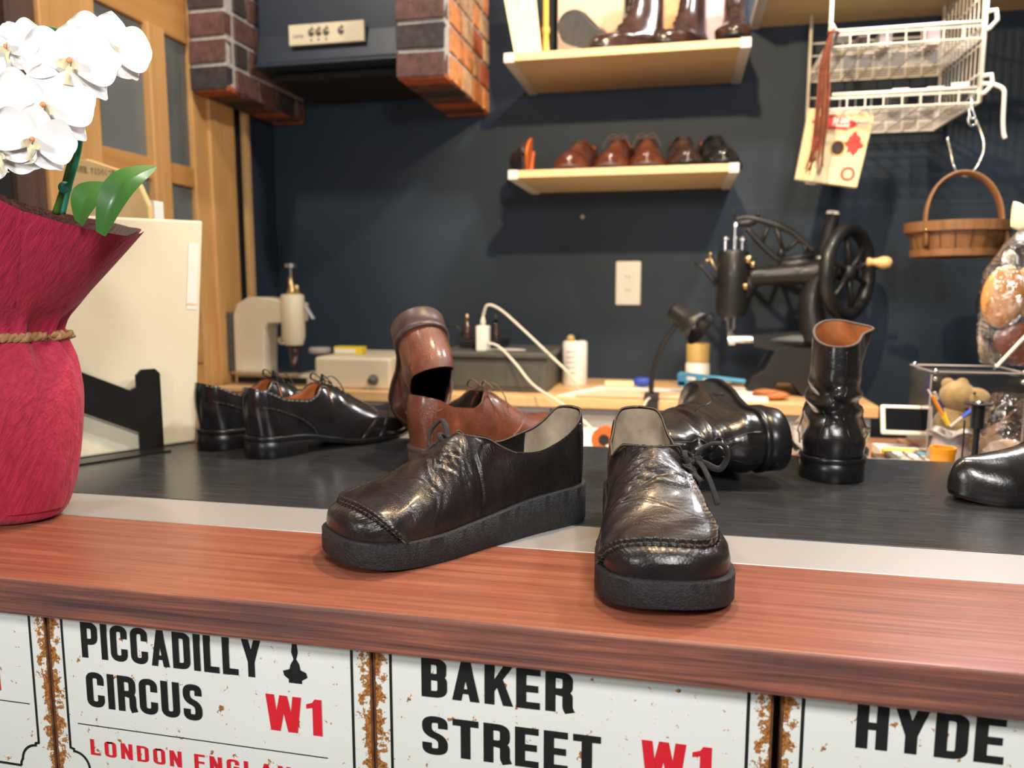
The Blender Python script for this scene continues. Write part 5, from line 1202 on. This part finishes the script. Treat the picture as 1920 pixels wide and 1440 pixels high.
# hanging paper pack with red print
r = empty('thread_pack', W(1565, 210, 1.90), 'cream paper pack with red print and a round hole, hung under the wire basket', 'pack')
PY = 1.90; A_, B_, C_, D_ = [W(u, v, PY) for u, v in ((1517, 203), (1640, 216), (1607, 352), (1491, 336))]
b = MB(); b.prism([(A_.x, A_.z), (B_.x-.045, B_.z+.018), (B_.x, B_.z), (C_.x, C_.z), (D_.x, D_.z)], PY, PY+.020, lambda a, z, d: (a, d, z)); b.build('pack', 'paper_yellow', r, bevel=.002)
O_ = A_; ex = (B_-A_).normalized(); ez = (A_-D_).normalized(); fw = (B_-A_).length; fh = (A_-D_).length
def pk(s, t, d=.0004): return (A_.x+ex.x*s*fw-ez.x*t*fh*1.0, PY-d, A_.z+ex.z*s*fw-ez.z*t*fh)
def blob(b, s, t, rs, rt, n=16, jag=.15, d=.0004):
    b.add([pk(s+rs*(1+rnd.uniform(-jag, jag))*math.cos(2*PI*k/n), t+rt*(1+rnd.uniform(-jag, jag))*math.sin(2*PI*k/n), d) for k in range(n)], [tuple(range(n))])
b = MB(); blob(b, .42, .16, .33, .10, 26, .12); b.build('red_banner', 'crimson_ink', r)
b = MB(); text_mb('RLESS', .026, lambda a, z: pk(.40+a/fw, .20-z/fh, .0008), b, 1.0, .0012, fit=.036); b.build('banner_lettering', 'paper_white', r)
b = MB(); blob(b, .78, .42, .12, .14, 20, .3); b.build('red_picture', 'crimson_ink', r); b = MB(); blob(b, .22, .45, .09, .12, 16, .3); b.build('red_picture', 'crimson_ink', r)
b = MB(); b.add([pk(.78+.11*math.cos(a)*k, .84+.10*math.sin(a)*k, .0005) for k in (1, .65) for a in np.linspace(0, 2*PI, 20, endpoint=False)], [(i, (i+1) % 20, 20+(i+1) % 20, 20+i) for i in range(20)]); b.build('red_ring', 'crimson_ink', r)
b = MB(); blob(b, .55, .50, .10, .10, 24, 0); b.build('round_hole', 'dark_brown_leather', r)
b = MB(); b.tube([pk(.55+.105*math.cos(a), .50+.105*math.sin(a), .001) for a in np.linspace(0, 2*PI, 24, endpoint=False)], .0014, 6, closed=True); b.build('hole_rim', 'gold_trim', r)
b = MB()
for k in range(3): b.add([pk(.70, .10+.035*k), pk(.93, .10+.035*k), pk(.93, .115+.035*k), pk(.70, .115+.035*k)], [(0, 1, 2, 3)])
b.build('grey_print', 'grey_lid', r)
single(MB().tube([W(1528, 340, 1.915)+Vector((.022*math.cos(t), 0, .006*math.sin(t)-.0)) for t in np.linspace(PI, 2*PI, 14)], .0022, 6), 'wire_loop', 'metal_chrome', 'bent wire end below the cream paper pack', 'wire', smooth=True)
# bundle of leather laces
r = empty('lace_bundle', W(1565, 55, 1.83), 'bundle of reddish brown leather laces hanging from the wire basket', 'laces'); b = MB()
for k in range(34):
    e = rnd.uniform(-1, 1); f_ = rnd.uniform(-1, 1); L_ = rnd.uniform(-14, 14)
    pts = [W(1566, 50, 1.838), W(1557+4*e, 70, 1.832), W(1548+11*e, 120+4*f_, 1.830), W(1545+14*e, 180, 1.828), W(1540+15*e, 240, 1.828), W(1533+15*e+3*f_, 285+L_, 1.830), W(1528+20*e, 315+L_, 1.832)]
    b.tube([p+Vector((0, f_*.006, 0)) for p in spline(pts, 5)], .0016, 5, .6)
o = b.build('strands', 'lace_bundle_leather', r, smooth=True); o['kind'] = 'stuff'
b = MB(); b.tube([W(1563+9*math.cos(a), 62, 1.836)+Vector((0, .011*math.sin(a), 0)) for a in np.linspace(0, 2*PI, 14, endpoint=False)], .0035, 6, closed=True); b.build('tie', 'lace_bundle_leather', r, smooth=True)
# thin wire hooks carrying the trug
single(MB().tube(spline([W(1818, 168, 1.86), W(1822, 195, 1.845), W(1815, 225, 1.84), W(1822, 236, 1.84), W(1830, 228, 1.84), W(1822, 200, 1.84)], 6), .0020, 6), 's_hook', 'metal_chrome', 'small metal hook linking the wire basket to the long hook', 'hook', smooth=True)
single(MB().tube(spline([W(1776, 258, 1.82), W(1783, 285, 1.815), W(1788, 310, 1.81), W(1800, 326, 1.81), W(1818, 328, 1.81), W(1836, 305, 1.82), W(1845, 275, 1.82), W(1840, 250, 1.83), W(1830, 225, 1.835), W(1820, 222, 1.835), W(1816, 205, 1.835)], 7), .0027, 8), 'long_hook', 'metal_chrome', 'long bent metal hook the wooden trug hangs on', 'hook', smooth=True)
tc_ = W(1793, 445, 1.80); r = empty('wooden_trug', (tc_.x, 1.80, tc_.z-.035), 'round wooden trug basket with a tall bent handle, hung on a hook', 'basket')
b = MB(); zb_ = tc_.z-.042; zt_ = tc_.z+.030; n = 64; prof = [(.0, zb_+.002), (.074, zb_+.002), (.078, zb_), (.086, (zb_+zt_)/2), (.0925, zt_), (.0885, zt_), (.082, (zb_+zt_)/2), (.073, zb_+.006), (.0, zb_+.006)]
b.lathe(prof, (tc_.x, 1.80, 0), 48, cap=False); b.build('bowl', 'basket_wood', r, angle=40)
for (rr_, z, hh) in ((.0945, zt_-.020, .020), (.0830, zb_+.002, .014)):
    b = MB(); b.lathe([(rr_-.001, z), (rr_+.002+(.003 if hh > .015 else 0), z), (rr_+.0035+(.003 if hh > .015 else 0), z+hh), (rr_-.001+.002, z+hh)], (tc_.x, 1.80, 0), 48); b.build('hoop', 'basket_wood', r, angle=40)
b = MB()
for k in range(20):
    a = 2*PI*k/20; b.tube([(tc_.x+.0795*math.cos(a), 1.80+.0795*math.sin(a), zb_+.004), (tc_.x+.0945*math.cos(a), 1.80+.0945*math.sin(a), zt_-.02)], .0008, 4)
b.build('stave_joint', 'dark_wood', r)
b = MB(); hw = .066; pts = []
for k in range(33):
    a = PI*k/32; pts.append((tc_.x-.072*math.cos(a)*(1.06 if False else 1), 1.765+.0, zt_-.012+.112*math.sin(a)**.85))
pts = [(tc_.x-.074, 1.745, zt_-.05), (tc_.x-.074, 1.752, zt_-.02)]+[(x, 1.765+.02*math.sin(PI*k/32), z) for k, (x, y, z) in enumerate(pts)]+[(tc_.x+.074, 1.752, zt_-.02), (tc_.x+.074, 1.745, zt_-.05)]
b.tube(pts, .0130, 8, .28, up=(1, 0, 0)); b.build('handle', 'basket_wood', r, smooth=True)
b = MB(); b.ell((tc_.x-.076, 1.738, zt_-.018), .004, n=10, m=8); b.build('rivet', 'brass', r, smooth=True)

# ------------------------------------------------------------ right-hand counter things
# cellophane bag with bow
bc = W(1905, 560, 1.55); BGX = bc.x+.018; r = empty('cellophane_bag', (BGX, 1.55, .101), 'clear cellophane bag with a cream bow and tan leather pieces, on the acrylic case', 'bag')
b = MB(); A = []
for z, rx in ((.112, .060), (.118, .066), (.16, .074), (.22, .078), (.28, .068), (.33, .040), (.355, .018), (.365, .010), (.376, .016), (.390, .030)):
    A.append([(BGX+rx*math.cos(t)*(1+.05*math.sin(5*t+z*60)), 1.56+rx*.55*math.sin(t)*(1+.12*math.sin(7*t+z*40)), z) for t in np.linspace(0, 2*PI, 40, endpoint=False)])
b.grid(A, closed=True); b.build('bag', 'clear_plastic', r, smooth=True)
b = MB(); k0 = Vector((BGX, 1.525, .366))
for sx in (-1, 1):
    G_ = []
    for i in range(9):
        s = i/8; wv = .004+.017*math.sin(PI*min(1, s*.62+.02))**1.0*(1+.2*s); c = k0+Vector((sx*(.004+.040*s), -.004*math.sin(PI*s), .005*s+.007*s*s))
        G_.append([c+Vector((0, .005*math.cos(a), wv*math.sin(a))) for a in np.linspace(0, 2*PI, 14, endpoint=False)])
    b.grid([[tuple(q) for q in row] for row in G_], closed=True)
b.ell(k0, (.008, .008, .009), n=12, m=8); b.build('bow', 'ribbon_cream', r, smooth=True)
for (dx, z, rx, rz, rot, m) in ((-.040, .235, .036, .056, .1, 'tan_leather'), (.020, .24, .040, .055, -.3, 'tan_leather'), (-.004, .152, .046, .036, .3, 'brown_shoe_leather')):
    q = MB(); q.ell((BGX+dx, 1.555+dx*.2, z), (rx, .012, rz), Matrix.Rotation(rot, 3, 'Y'), n=24, m=14); q.build('leather_piece', m, r, smooth=True)
single(MB().tube([W(1868, 688, 1.47), W(1925, 628, 1.47), W(1975, 580, 1.47)], .0030, 8), 'clear_rod', 'wire_white', 'thin white rod leaning up from the corner of the acrylic case', 'rod')
# acrylic case with plush bear
AX0, AX1, AY0, AY1, AZ = W(1747, 700, 1.47).x, W(1747, 700, 1.47).x+.150, 1.47, 1.60, .100
r = empty('acrylic_case', ((AX0+AX1)/2, 1.53, TZ), 'clear acrylic display case with metal corner screws, a plush bear inside', 'display case')
th = .003
b = MB(); b.bx((AX0, AY0, TZ+.0195), (AX1, AY0+th, AZ)).bx((AX0, AY1-th, TZ+.0195), (AX1, AY1, AZ)).bx((AX0, AY0+th, TZ+.0195), (AX0+th, AY1-th, AZ)).bx((AX1-th, AY0+th, TZ+.0195), (AX1, AY1-th, AZ)); b.build('side_walls', 'clear_acrylic', r, normals=False)
MB().bx((AX0-.001, AY0-.001, AZ+.0002), (AX1+.001, AY1+.001, AZ+.0045)).build('lid', 'clear_acrylic', r)
r['label'] = 'clear acrylic display case with metal corner screws, a plush bear inside'
b = MB()
for x in (AX0+.006, AX1-.006):
    for y in (AY0-.002, AY1-.006):
        b.ell((x, y, AZ+.006), .0045, n=10, m=8)
b.ell((AX0+.006, AY0-.003, AZ-.008), .0042, n=10, m=8); b.ell((AX1-.006, AY0-.003, AZ-.010), .0045, n=10, m=8); b.ell((AX1-.006, AY0-.003, TZ+.028), .0045, n=10, m=8); b.build('corner_screw', 'metal_chrome', r, smooth=True)
b = MB()
for x in (AX0, AX1): b.tube([(x, AY0, TZ+.02), (x, AY0, AZ)], .0011, 5)
b.tube([(AX0, AY0, AZ+.0045), (AX1, AY0, AZ+.0045), (AX1, AY1, AZ+.0045), (AX0, AY1, AZ+.0045)], .0013, 6, closed=True)
b.build('edge_strip', 'grey_lid', r)
single(MB().bx((AX0-.012, AY0-.03, TZ+.0005), (AX1+.04, AY1+.02, TZ+.019)), 'wooden_plinth', 'side_wood', 'flat wooden tray under the acrylic case', 'tray', bevel=.002)
r = empty('teddy_bear', ((AX0+AX1)/2-.012, 1.535, TZ+.020), 'small honey-coloured plush bear sitting in the acrylic case, head turned right', 'soft toy')
cx, cy, cz = AX0+.060, 1.535, TZ+.0200
b = MB(); b.ell((cx, cy, cz+.040), (.034, .028, .038)); b.ell((cx+.004, cy-.002, cz+.098), (.030, .028, .027)); b.ell((cx+.030, cy-.010, cz+.094), (.026, .020, .020)); b.ell((cx-.012, cy+.002, cz+.124-.006), (.011, .007, .011)); b.ell((cx+.014, cy+.008, cz+.124-.006), (.011, .007, .011))
b.tube([(cx-.016, cy-.014, cz+.062), (cx-.006, cy-.030, cz+.040), (cx+.018, cy-.038, cz+.030)], [.013, .012, .010], 12); b.ell((cx+.022, cy-.038, cz+.029), .011)
b.tube([(cx-.005, cy-.010, cz+.016), (cx+.030, cy-.026, cz+.013), (cx+.058, cy-.036, cz+.014)], [.018, .016, .013], 12); b.ell((cx+.062, cy-.036, cz+.018), (.012, .012, .016)); b.ell((cx-.018, cy-.026, cz+.014), (.020, .016, .013))
b.build('body', 'plush', r, smooth=True); MB().ell((cx+.055, cy-.014, cz+.094), (.004, .006, .005), n=10, m=8).build('nose', 'dark_brown_leather', r, smooth=True)
b = MB(); b.ell((cx+.022, cy-.032, cz+.106), .003, n=8, m=6); b.build('eye', 'black_metal', r, smooth=True)
# payment terminal
q0 = W(1650, 822, 1.52); q1 = W(1736, 822, 1.52); r = empty('payment_terminal', ((q0.x+q1.x)/2, 1.52, TZ), 'white framed tablet screen on a stand beside the oak bench', 'screen')
zc0, zc1 = W(1690, 812, 1.52).z, W(1690, 763, 1.52).z
rot = Matrix.Rotation(-.30, 3, 'X'); cc_ = Vector(((q0.x+q1.x)/2+.004, 1.52, (zc0+zc1)/2)); b = MB(); b.box(cc_, (.088, .008, zc1-zc0+.006), rot); b.build('frame', 'white_plastic', r, bevel=.003, seg=3)
b = MB(); b.box(cc_+rot @ Vector((0, -.0042, .001)), (.074, .001, zc1-zc0-.008), rot); b.build('screen', 'screen_black', r)
b = MB(); b.prism([(1.455, TZ+.0005), (1.56, TZ+.0005), (1.56, TZ+.018), (1.512, TZ+.020), (1.455, TZ+.008)], cc_.x-.047, cc_.x+.047, lambda a, z, d: (d, a, z)); b.build('stand', 'white_plastic', r, bevel=.002)
r = empty('calculator', (q0.x+.05, 1.39, TZ), 'dark keypad device with coloured keys in front of the white tablet', 'calculator')
KZ = TZ+.0305; MB().bx((q0.x-.015, 1.34, TZ+.0205), (q0.x+.115, 1.43, KZ)).build('body', 'charcoal_plastic', r, bevel=.003)
b = MB()
for i in range(6):
    for j in range(3): b.bx((q0.x-.006+.019*i, 1.348+.024*j, KZ-.0005), (q0.x+.007+.019*i, 1.364+.024*j, KZ+.003), [0, 0, 1, 0, 2, 0][(i+j) % 6])
b.build('key', ['grey_lid', 'paper_white', 'blue_plastic'], r, bevel=.0008)
single(MB().box((q0.x+.012, 1.445, TZ+.0255), (.05, .02, .010)), 'sticky_notes', 'yellow_plastic', 'yellow sticky notes between keypad and tablet', 'notes', bevel=.001)
single(MB().bx((q0.x-.03, 1.30, TZ+.0005), (q0.x+.13, 1.452, TZ+.020)), 'ledger_book', 'dark_wood', 'dark flat book under the keypad', 'book', bevel=.001)
a, c, d, e = [WZ(u, v, TZ+.040) for u, v in ((1640, 858), (1752, 860), (1718, 847), (1642, 845))]
single(MB().bx((a.x-.02, 1.215, TZ+.0005), (a.x+.11, 1.285, TZ+.045)), 'receipt_box', 'dark_wood', 'low dark box directly behind the black counter top', 'box')
sheet('receipt_sheet', [(a.x-.02, 1.216), (a.x+.105, 1.216), (a.x+.075, 1.28), (a.x-.02, 1.28)], TZ+.0455, 'paper_white', 'white paper sheet lying just behind the black counter top', .001)
# pen cup with cutters and scissors
pcx = W(1782, 800, 1.36); r = empty('pen_cup', (pcx.x, 1.36, TZ), 'small crumpled grey cloth pouch holding knives and pens', 'cup')
b = MB(); A = []
for z, rr_ in ((0, .030), (.02, .036), (.045, .034), (.065, .026), (.074, .024), (.080, .034), (.078, .022), (.05, .022)): A.append([(pcx.x+rr_*math.cos(t)*(1+.12*math.sin(3*t+z*50)), 1.36+rr_*math.sin(t), TZ+.0005+z+.004*math.sin(4*t)*(z > 0)) for t in np.linspace(0, 2*PI, 24, endpoint=False)])
b.grid(A, closed=True); b.build('pouch', 'grey_lid', r, smooth=True)
def pen(name, u0, v0, u1, v1, y, segs, label, rr_=.0055):
    a = W(u0, v0, y); c = W(u1, v1, y); r = empty(name, a, label, 'tool')
    for k, (s0, s1, m, f) in enumerate(segs): MB().tube([a+(c-a)*s0, a+(c-a)*s1], rr_*f, 8, .6).build(['handle', 'collar', 'end'][k % 3], m, r)
pen('craft_knife', 1778, 796, 1740, 728, 1.355, [(0, .25, 'yellow_plastic', 1.1), (.25, .8, 'orange_plastic', .9), (.8, 1, 'metal_chrome', .8)], 'yellow-handled craft knife leaning left out of the grey pouch')
pen('craft_knife', 1775, 790, 1752, 735, 1.375, [(0, .3, 'yellow_plastic', 1.1), (.3, .75, 'navy_plastic', .8), (.75, 1, 'grey_lid', .8)], 'thin grey and yellow knife standing in the grey pouch')
pen('ballpoint_pen', 1782, 800, 1826, 765, 1.345, [(0, .5, 'grey_lid', .8), (.5, 1, 'royal_blue', .9)], 'blue and grey pen leaning right out of the grey pouch')
ox = W(1768, 845, 1.27); r = empty('orange_pot', (ox.x, 1.27, TZ), 'small bright orange pot with a rim behind the court shoe', 'pot')
b = MB(); b.lathe([(.013, 0), (.016, .04), (.0175, .062), (.0185, .063), (.0185, .070), (.015, .070), (.013, .05), (.001, .05)], (ox.x, 1.27, TZ+.0005), 24); b.build('pot', 'orange_plastic', r, angle=40)
bx_ = W(1833, 780, 1.25); r = empty('card_stand', (bx_.x, 1.25, TZ), 'black post with a round disc top behind the court shoe', 'stand')
zt_ = W(1833, 757, 1.25).z; b = MB(); b.lathe([(.019, -.001), (.019, .001), (.001, .002)], (bx_.x, 1.25, zt_), 24); b.lathe([(.009, -.036), (.009, 0)], (bx_.x, 1.25, zt_-.001), 18); b.lathe([(.0045, TZ+.0005), (.0045, zt_-.034)], (bx_.x, 1.25, 0), 12); b.lathe([(.022, TZ+.0005), (.022, TZ+.004), (.005, TZ+.006)], (bx_.x, 1.25, 0), 20); b.build('post', 'black_enamel', r, angle=40)
b = MB(); b.ell((bx_.x, 1.25, zt_+.002), (.007, .007, .003), n=12, m=8); b.build('top_button', 'metal_chrome', r, smooth=True); b = MB(); b.tube([(bx_.x-.017, 1.25, TZ+.003), (bx_.x-.017, 1.25, zt_-.025)], .0012, 6); b.build('side_rod', 'black_metal', r)
cb = W(1905, 810, 1.22); r = empty('plastic_bag', (cb.x, 1.25, TZ), 'crumpled clear plastic bag standing behind the court shoe', 'bag')
b = MB(); A = []
for i, z in enumerate(np.linspace(0, .155, 16)):
    s = i/15; rr_ = .050*(1-.55*s**2); A.append([(cb.x+.01+rr_*math.cos(t)*(1+.18*math.sin(5*t+i*1.3)), 1.27+rr_*.7*math.sin(t)*(1+.2*math.sin(4*t+i*.9)), TZ+.0005+z) for t in np.linspace(0, 2*PI, 36, endpoint=False)])
b.grid(A, closed=True); b.build('bag', 'clear_plastic', r, smooth=True); b = MB(); b.ell((cb.x+.01, 1.27, TZ+.045), (.040, .026, .042), n=16, m=10); b.build('contents', 'salmon_paper', r, smooth=True)

# ------------------------------------------------------------ left: file box, black stand, kraft bag
dirv = (Vector((-.770, 1.105, 0))-Vector((-.860, .955, 0))); dirv.z = 0; dirv.normalize(); nrm = Vector((dirv.y, -dirv.x, 0))     # towards the camera side
F0 = Vector((-.772, 1.102, .0006)); r = empty('document_case', F0-dirv*.13, 'large cream flat case standing upright behind the wrapped orchid', 'case')
def fb(s, z, d): return tuple(F0-dirv*s-nrm*d+Vector((0, 0, z))+dirv*(z*.085))
b = MB(); b.prism([(0, 0), (.27, 0), (.27, .352), (.0, .357)], 0, .045, fb); b.build('case', 'cream_board', r, bevel=.003)
b = MB(); b.prism([(.006, .215), (.022, .216), (.022, .322), (.006, .320)], -.0006, -.0001, fb); b.build('spine_label', 'paper_white', r); b = MB(); b.prism([(.006, .222), (.022, .223), (.022, .226), (.006, .225)], -.0010, -.0007, fb); b.build('label_stripe', 'salmon_paper', r)
r = empty('book_stand', F0-dirv*.15+nrm*.02, 'black metal angled stand in front of the cream case', 'stand')
def fs(s, z, d): return tuple(F0-dirv*s-nrm*d+Vector((0, 0, z)))
b = MB(); b.prism([(.057, 0), (.094, 0), (.094, .030), (.220, .095), (.255, .095), (.255, 0), (.30, 0), (.30, .20), (.260, .175), (.103, .096), (.094, .100), (.094, .118), (.086, .126), (.064, .126), (.057, .118)], -.016, -.012, fs); b.build('plate', 'black_metal', r, bevel=.001)
b = MB(); b.prism([(.06, 0), (.29, 0), (.29, .002), (.06, .002)], -.050, -.016, fs); b.build('foot', 'black_metal', r)
K0 = Vector((-.90, 1.17, .0006)); r = empty('kraft_envelope', (-.90, 1.17, 0), 'crumpled kraft paper envelope with black writing, behind the cream case', 'envelope')
ka, kb, kc, kd = W(118, 380, 1.16), W(152, 300, 1.16), W(247, 330, 1.18), W(300, 420, 1.18)
b = MB(); b.prism([(ka.x-.02, 0.002), (ka.x-.02, ka.z+.02), (W(140, 302, 1.17).x, W(140, 302, 1.17).z), (W(165, 298, 1.17).x, W(165, 298, 1.17).z), (W(205, 312, 1.17).x, W(205, 312, 1.17).z), (W(238, 322, 1.17).x, W(238, 322, 1.17).z), (W(262, 345, 1.17).x, W(262, 345, 1.17).z), (W(280, 385, 1.17).x, W(280, 385, 1.17).z), (W(280, 385, 1.17).x, .002)], 1.168, 1.180, lambda a, z, d: (a, d, z)); b.build('envelope', 'kraft_paper', r, bevel=.003)
b = MB(); t0 = W(143, 322, 1.166); text_mb('の修理、すえひろくつ直し', .0135, lambda a, z: (t0.x+a, 1.1665, t0.z+z-a*.14), b, fit=.082); b.build('lettering', 'black_ink', r)
single(MB().bx((W(230, 400, 1.20).x, 1.19, .0006), (W(297, 400, 1.20).x, 1.215, W(270, 378, 1.20).z)), 'paper_folder', 'paper_white', 'white folder edge peeking above the cream case', 'folder', bevel=.001)

# ------------------------------------------------------------ wrapped orchid
OC = Vector((-.712, .690, .0005)); r = empty('potted_orchid', OC, 'white moth orchid wrapped in crimson crepe paper tied with brown cord', 'orchid')
_wr = {}
def wrap_pt(th, s, inner=0):
    """s 0 base .. .5 neck .. 1 rim"""
    prof = [(0, .040, 0), (.05, .050, .004), (.15, .062, .030), (.28, .073, .080), (.38, .077, .130), (.46, .070, .168), (.52, .058, .194), (.56, .054, .203), (.60, .058, .212), (.70, .080, .232), (.85, .113, .264), (1, .146, .296)]
    if s not in _wr: _wr[s] = (float(pchip([p[0] for p in prof], [p[1] for p in prof], s)), float(pchip([p[0] for p in prof], [p[2] for p in prof], s)))
    rr_, z = _wr[s]
    nk = math.exp(-((s-.55)/.10)**2); up = max(0, (s-.56)/.44); lo = max(0, (.5-s)/.5)
    rr_ *= 1+nk*.10*math.sin(11*th+1)+.05*up*math.sin(5*th+.6)+.035*math.sin(3*th+2)*lo*2*(1 if s > .03 else .4)
    rr_ += .010*nk*math.sin(23*th)*.3
    z += up*up*(.098*(1-math.cos(th))**.75*(1-.74*max(0, math.sin(th)))+.004*math.sin(4*th+1.0)+.010*max(0, math.sin(th)))
    rr_ -= inner
    return (OC.x+rr_*math.cos(th), OC.y+rr_*.93*math.sin(th), OC.z+z)
ss = np.concatenate([np.linspace(0, .5, 22), np.linspace(.515, 1, 26)]); th_ = np.linspace(0, 2*PI, 150, endpoint=False)
b = MB(); b.grid([[wrap_pt(t, s) for t in th_] for s in ss], closed=True); wr = b.build('crepe_wrap', 'crimson_crepe', r, smooth=True)
b = MB(); b.grid([[wrap_pt(t, s, .003) for t in th_] for s in ss if s > .55], closed=True); b.build('wrap_inside', 'shaded_crepe', r, smooth=True)  # inner face of the same paper, its shade put into the colour
# second overlapping sheet: a fold running up to the right
b = MB(); A = []
for s in np.linspace(.53, 1.0, 24):
    row = []
    for t in np.linspace(-.62, .30, 22):
        p = Vector(wrap_pt(t, s)); f_ = (t+.62)/.92; k = math.sin(PI*f_)**.6; o_ = (Vector((p.x, p.y, 0))-Vector((OC.x, OC.y, 0))).normalized()
        p += o_*(.003+.024*k*max(0, (s-.55)))+Vector((0, 0, .006*k*(s-.5))); row.append(tuple(p))
    A.append(row)
b.grid(A); b.build('wrap_fold', 'crimson_crepe', r, smooth=True)
b = MB(); A = []     # loose skirt panel below the cord
for s in np.linspace(.54, .10, 20):
    row = []
    for t in np.linspace(-.95, .12, 20):
        p = Vector(wrap_pt(t, s)); o_ = (Vector((p.x, p.y, 0))-Vector((OC.x, OC.y, 0))).normalized(); f_ = (t+.95)/1.07; p += o_*(.002+.010*f_*(.54-s)/.44*max(0, 1-(.54-s)/.44*.9)*4*.6); row.append(tuple(p))
    A.append(row)
b.grid(A); b.build('wrap_skirt', 'crimson_crepe', r, smooth=True)
b = MB()
for k in range(1):
    for ph in (0, PI):
        pts = []
        for i in range(170):
            t = 2*PI*i/170; q = Vector(wrap_pt(t, .545)); o_ = (Vector((q.x, q.y, 0))-Vector((OC.x, OC.y, 0))).normalized(); tw = t*34+ph
            pts.append(Vector((q.x, q.y, OC.z+.199))+o_*(.004+.0028*math.cos(tw))+Vector((0, 0, .0028*math.sin(tw))))
        b.tube(pts, .0031, 8, closed=True)
b.build('cord', 'rope', r, smooth=True)
def leaf(b, base, tip, wdt, n_, bend=.02, fold=.25):
    base = Vector(base); tip = Vector(tip); d = tip-base; sd = d.cross(Vector(n_)).normalized(); nn = sd.cross(d).normalized(); A = []
    for i in range(25):
        s = i/24; wd = wdt*math.sin(PI*min(.985, .10+s*.885))**.75*(1-.25*(1-s)); c = base+d*s+nn*bend*math.sin(PI*s); A.append([tuple(c+sd*wd*q+nn*abs(q)*wd*fold) for q in np.linspace(-1, 1, 11)])
    b.grid(A)
b = MB(); leaf(b, W(190, 440, .62), W(292, 312, .66), .0165, (.2, -1, .2)); b.build('leaf', 'orchid_leaf', r, smooth=True)
b = MB(); leaf(b, W(150, 420, .64), W(212, 346, .655), .021, (-.1, -1, .3), .01); b.build('leaf', 'orchid_leaf', r, smooth=True)
b = MB(); b.tube(spline([W(105, 400, .66), W(122, 350, .655), W(138, 290, .65), W(150, 240, .65), W(158, 180, .655), W(150, 100, .66), W(110, 60, .665), W(40, 60, .66), W(0, 110, .655)], 8), .0036, 10); b.build('flower_stem', 'orchid_stem', r, smooth=True)
b = MB(); b.tube(spline([W(118, 400, .652), W(130, 350, .648), W(146, 290, .646), W(153, 245, .645)], 8), .0024, 8); b.ell(W(122, 352, .648), .006); b.build('support_stick', 'green_plastic', r, smooth=True)
b = MB(); b.ell((OC.x, OC.y, OC.z+.225), (.06, .06, .02)); b.build('neck_filler', 'shaded_crepe', r, smooth=True)  # filler in the wrap's neck, in the darkened paper colour
def flower(c, nrm, up, R, seed, col_shape='orchid_petal', flat=1):
    rs = random.Random(seed); c = Vector(c); n_ = Vector(nrm).normalized(); u_ = Vector(up); u_ = (u_-n_*u_.dot(n_)).normalized(); s_x = u_.cross(n_)
    def loc(a, bb, d): return c+s_x*a*R+u_*bb*R+n_*d*R
    b = MB()
    def petal(ang, ln, wd, cup, off, wob, pw=.75, back=0):
        dx, dy = math.sin(ang), math.cos(ang); A = []
        for i in range(17):
            s = i/16; wv = wd*(math.sin(PI*min(.97, .06+s*.90))**pw)*(.55+.60*s if wd > .4 else 1); row = []
            for q in np.linspace(-1, 1, 15):
                l = ln*(s*(1-.10*q*q*s)); a = dx*l+dy*wv*q; bb = dy*l-dx*wv*q
                row.append(tuple(loc(a, bb, off-back*s+cup*(q*q)*s*.5-.10*s*s*cup+wob*.45*math.sin(q*2.4+s*4+seed)*s+.012*math.sin(q*8+seed*2)*s*s)))
            A.append(row)
        b.grid(A)
    for a_ in (0, 2.25, -2.25): petal(a_+rs.uniform(-.1, .1), .97, .40, .22, -.05, .03, .65, .12)
    for a_ in (1.38, -1.38): petal(a_+rs.uniform(-.06, .06), 1.04, .66, .26, .04, .045, .48, .05)
    f_ = b.build('flower', 'orchid_petal', r, smooth=True)
    b = MB()
    for sx in (-1, 1):
        A = []
        for i in range(8):
            s = i/7; A.append([tuple(loc(sx*(.03+.20*s*math.cos(q*.6)), -.08-.05*s+.13*q*(1-.4*s), .08+.22*math.sin(s*1.8))) for q in np.linspace(-1, 1, 7)])
        b.grid(A)
    A = []
    for i in range(9):
        s = i/8; A.append([tuple(loc(.11*q*(1-s*.75)+.10*q*max(0, s-.8)*5, -.12-.42*s, .14+.10*math.sin(s*2.5)-.05*q*q)) for q in np.linspace(-1, 1, 7)])
    b.grid(A); b.build('lip', 'lip_cream', f_, smooth=True)
    b = MB(); b.ell(loc(0, .02, .12), .065*R, n=10, m=8); b.build('column', 'lip_orange', f_, smooth=True)
    return f_
flower(W(134, 118, .620), (.42, -.90, .05), (.1, 0, 1), .0400, 1)
flower(W(84, 200, .605), (.48, -.87, -.05), (-.05, 0, 1), .0410, 2)
flower(W(62, 262, .590), (.55, -.80, -.18), (.25, 0, 1), .0330, 3)
flower(W(205, 88, .655), (.75, -.65, .0), (.3, 0, 1), .0360, 4)
flower(W(18, 92, .610), (.05, -.90, .20), (-.35, 0, 1), .0330, 5)
flower(W(-30, 175, .60), (.3, -.95, .0), (-.2, 0, 1), .0380, 6)
flower(W(0, 285, .585), (.3, -.9, -.2), (-.2, 0, 1), .0330, 7)
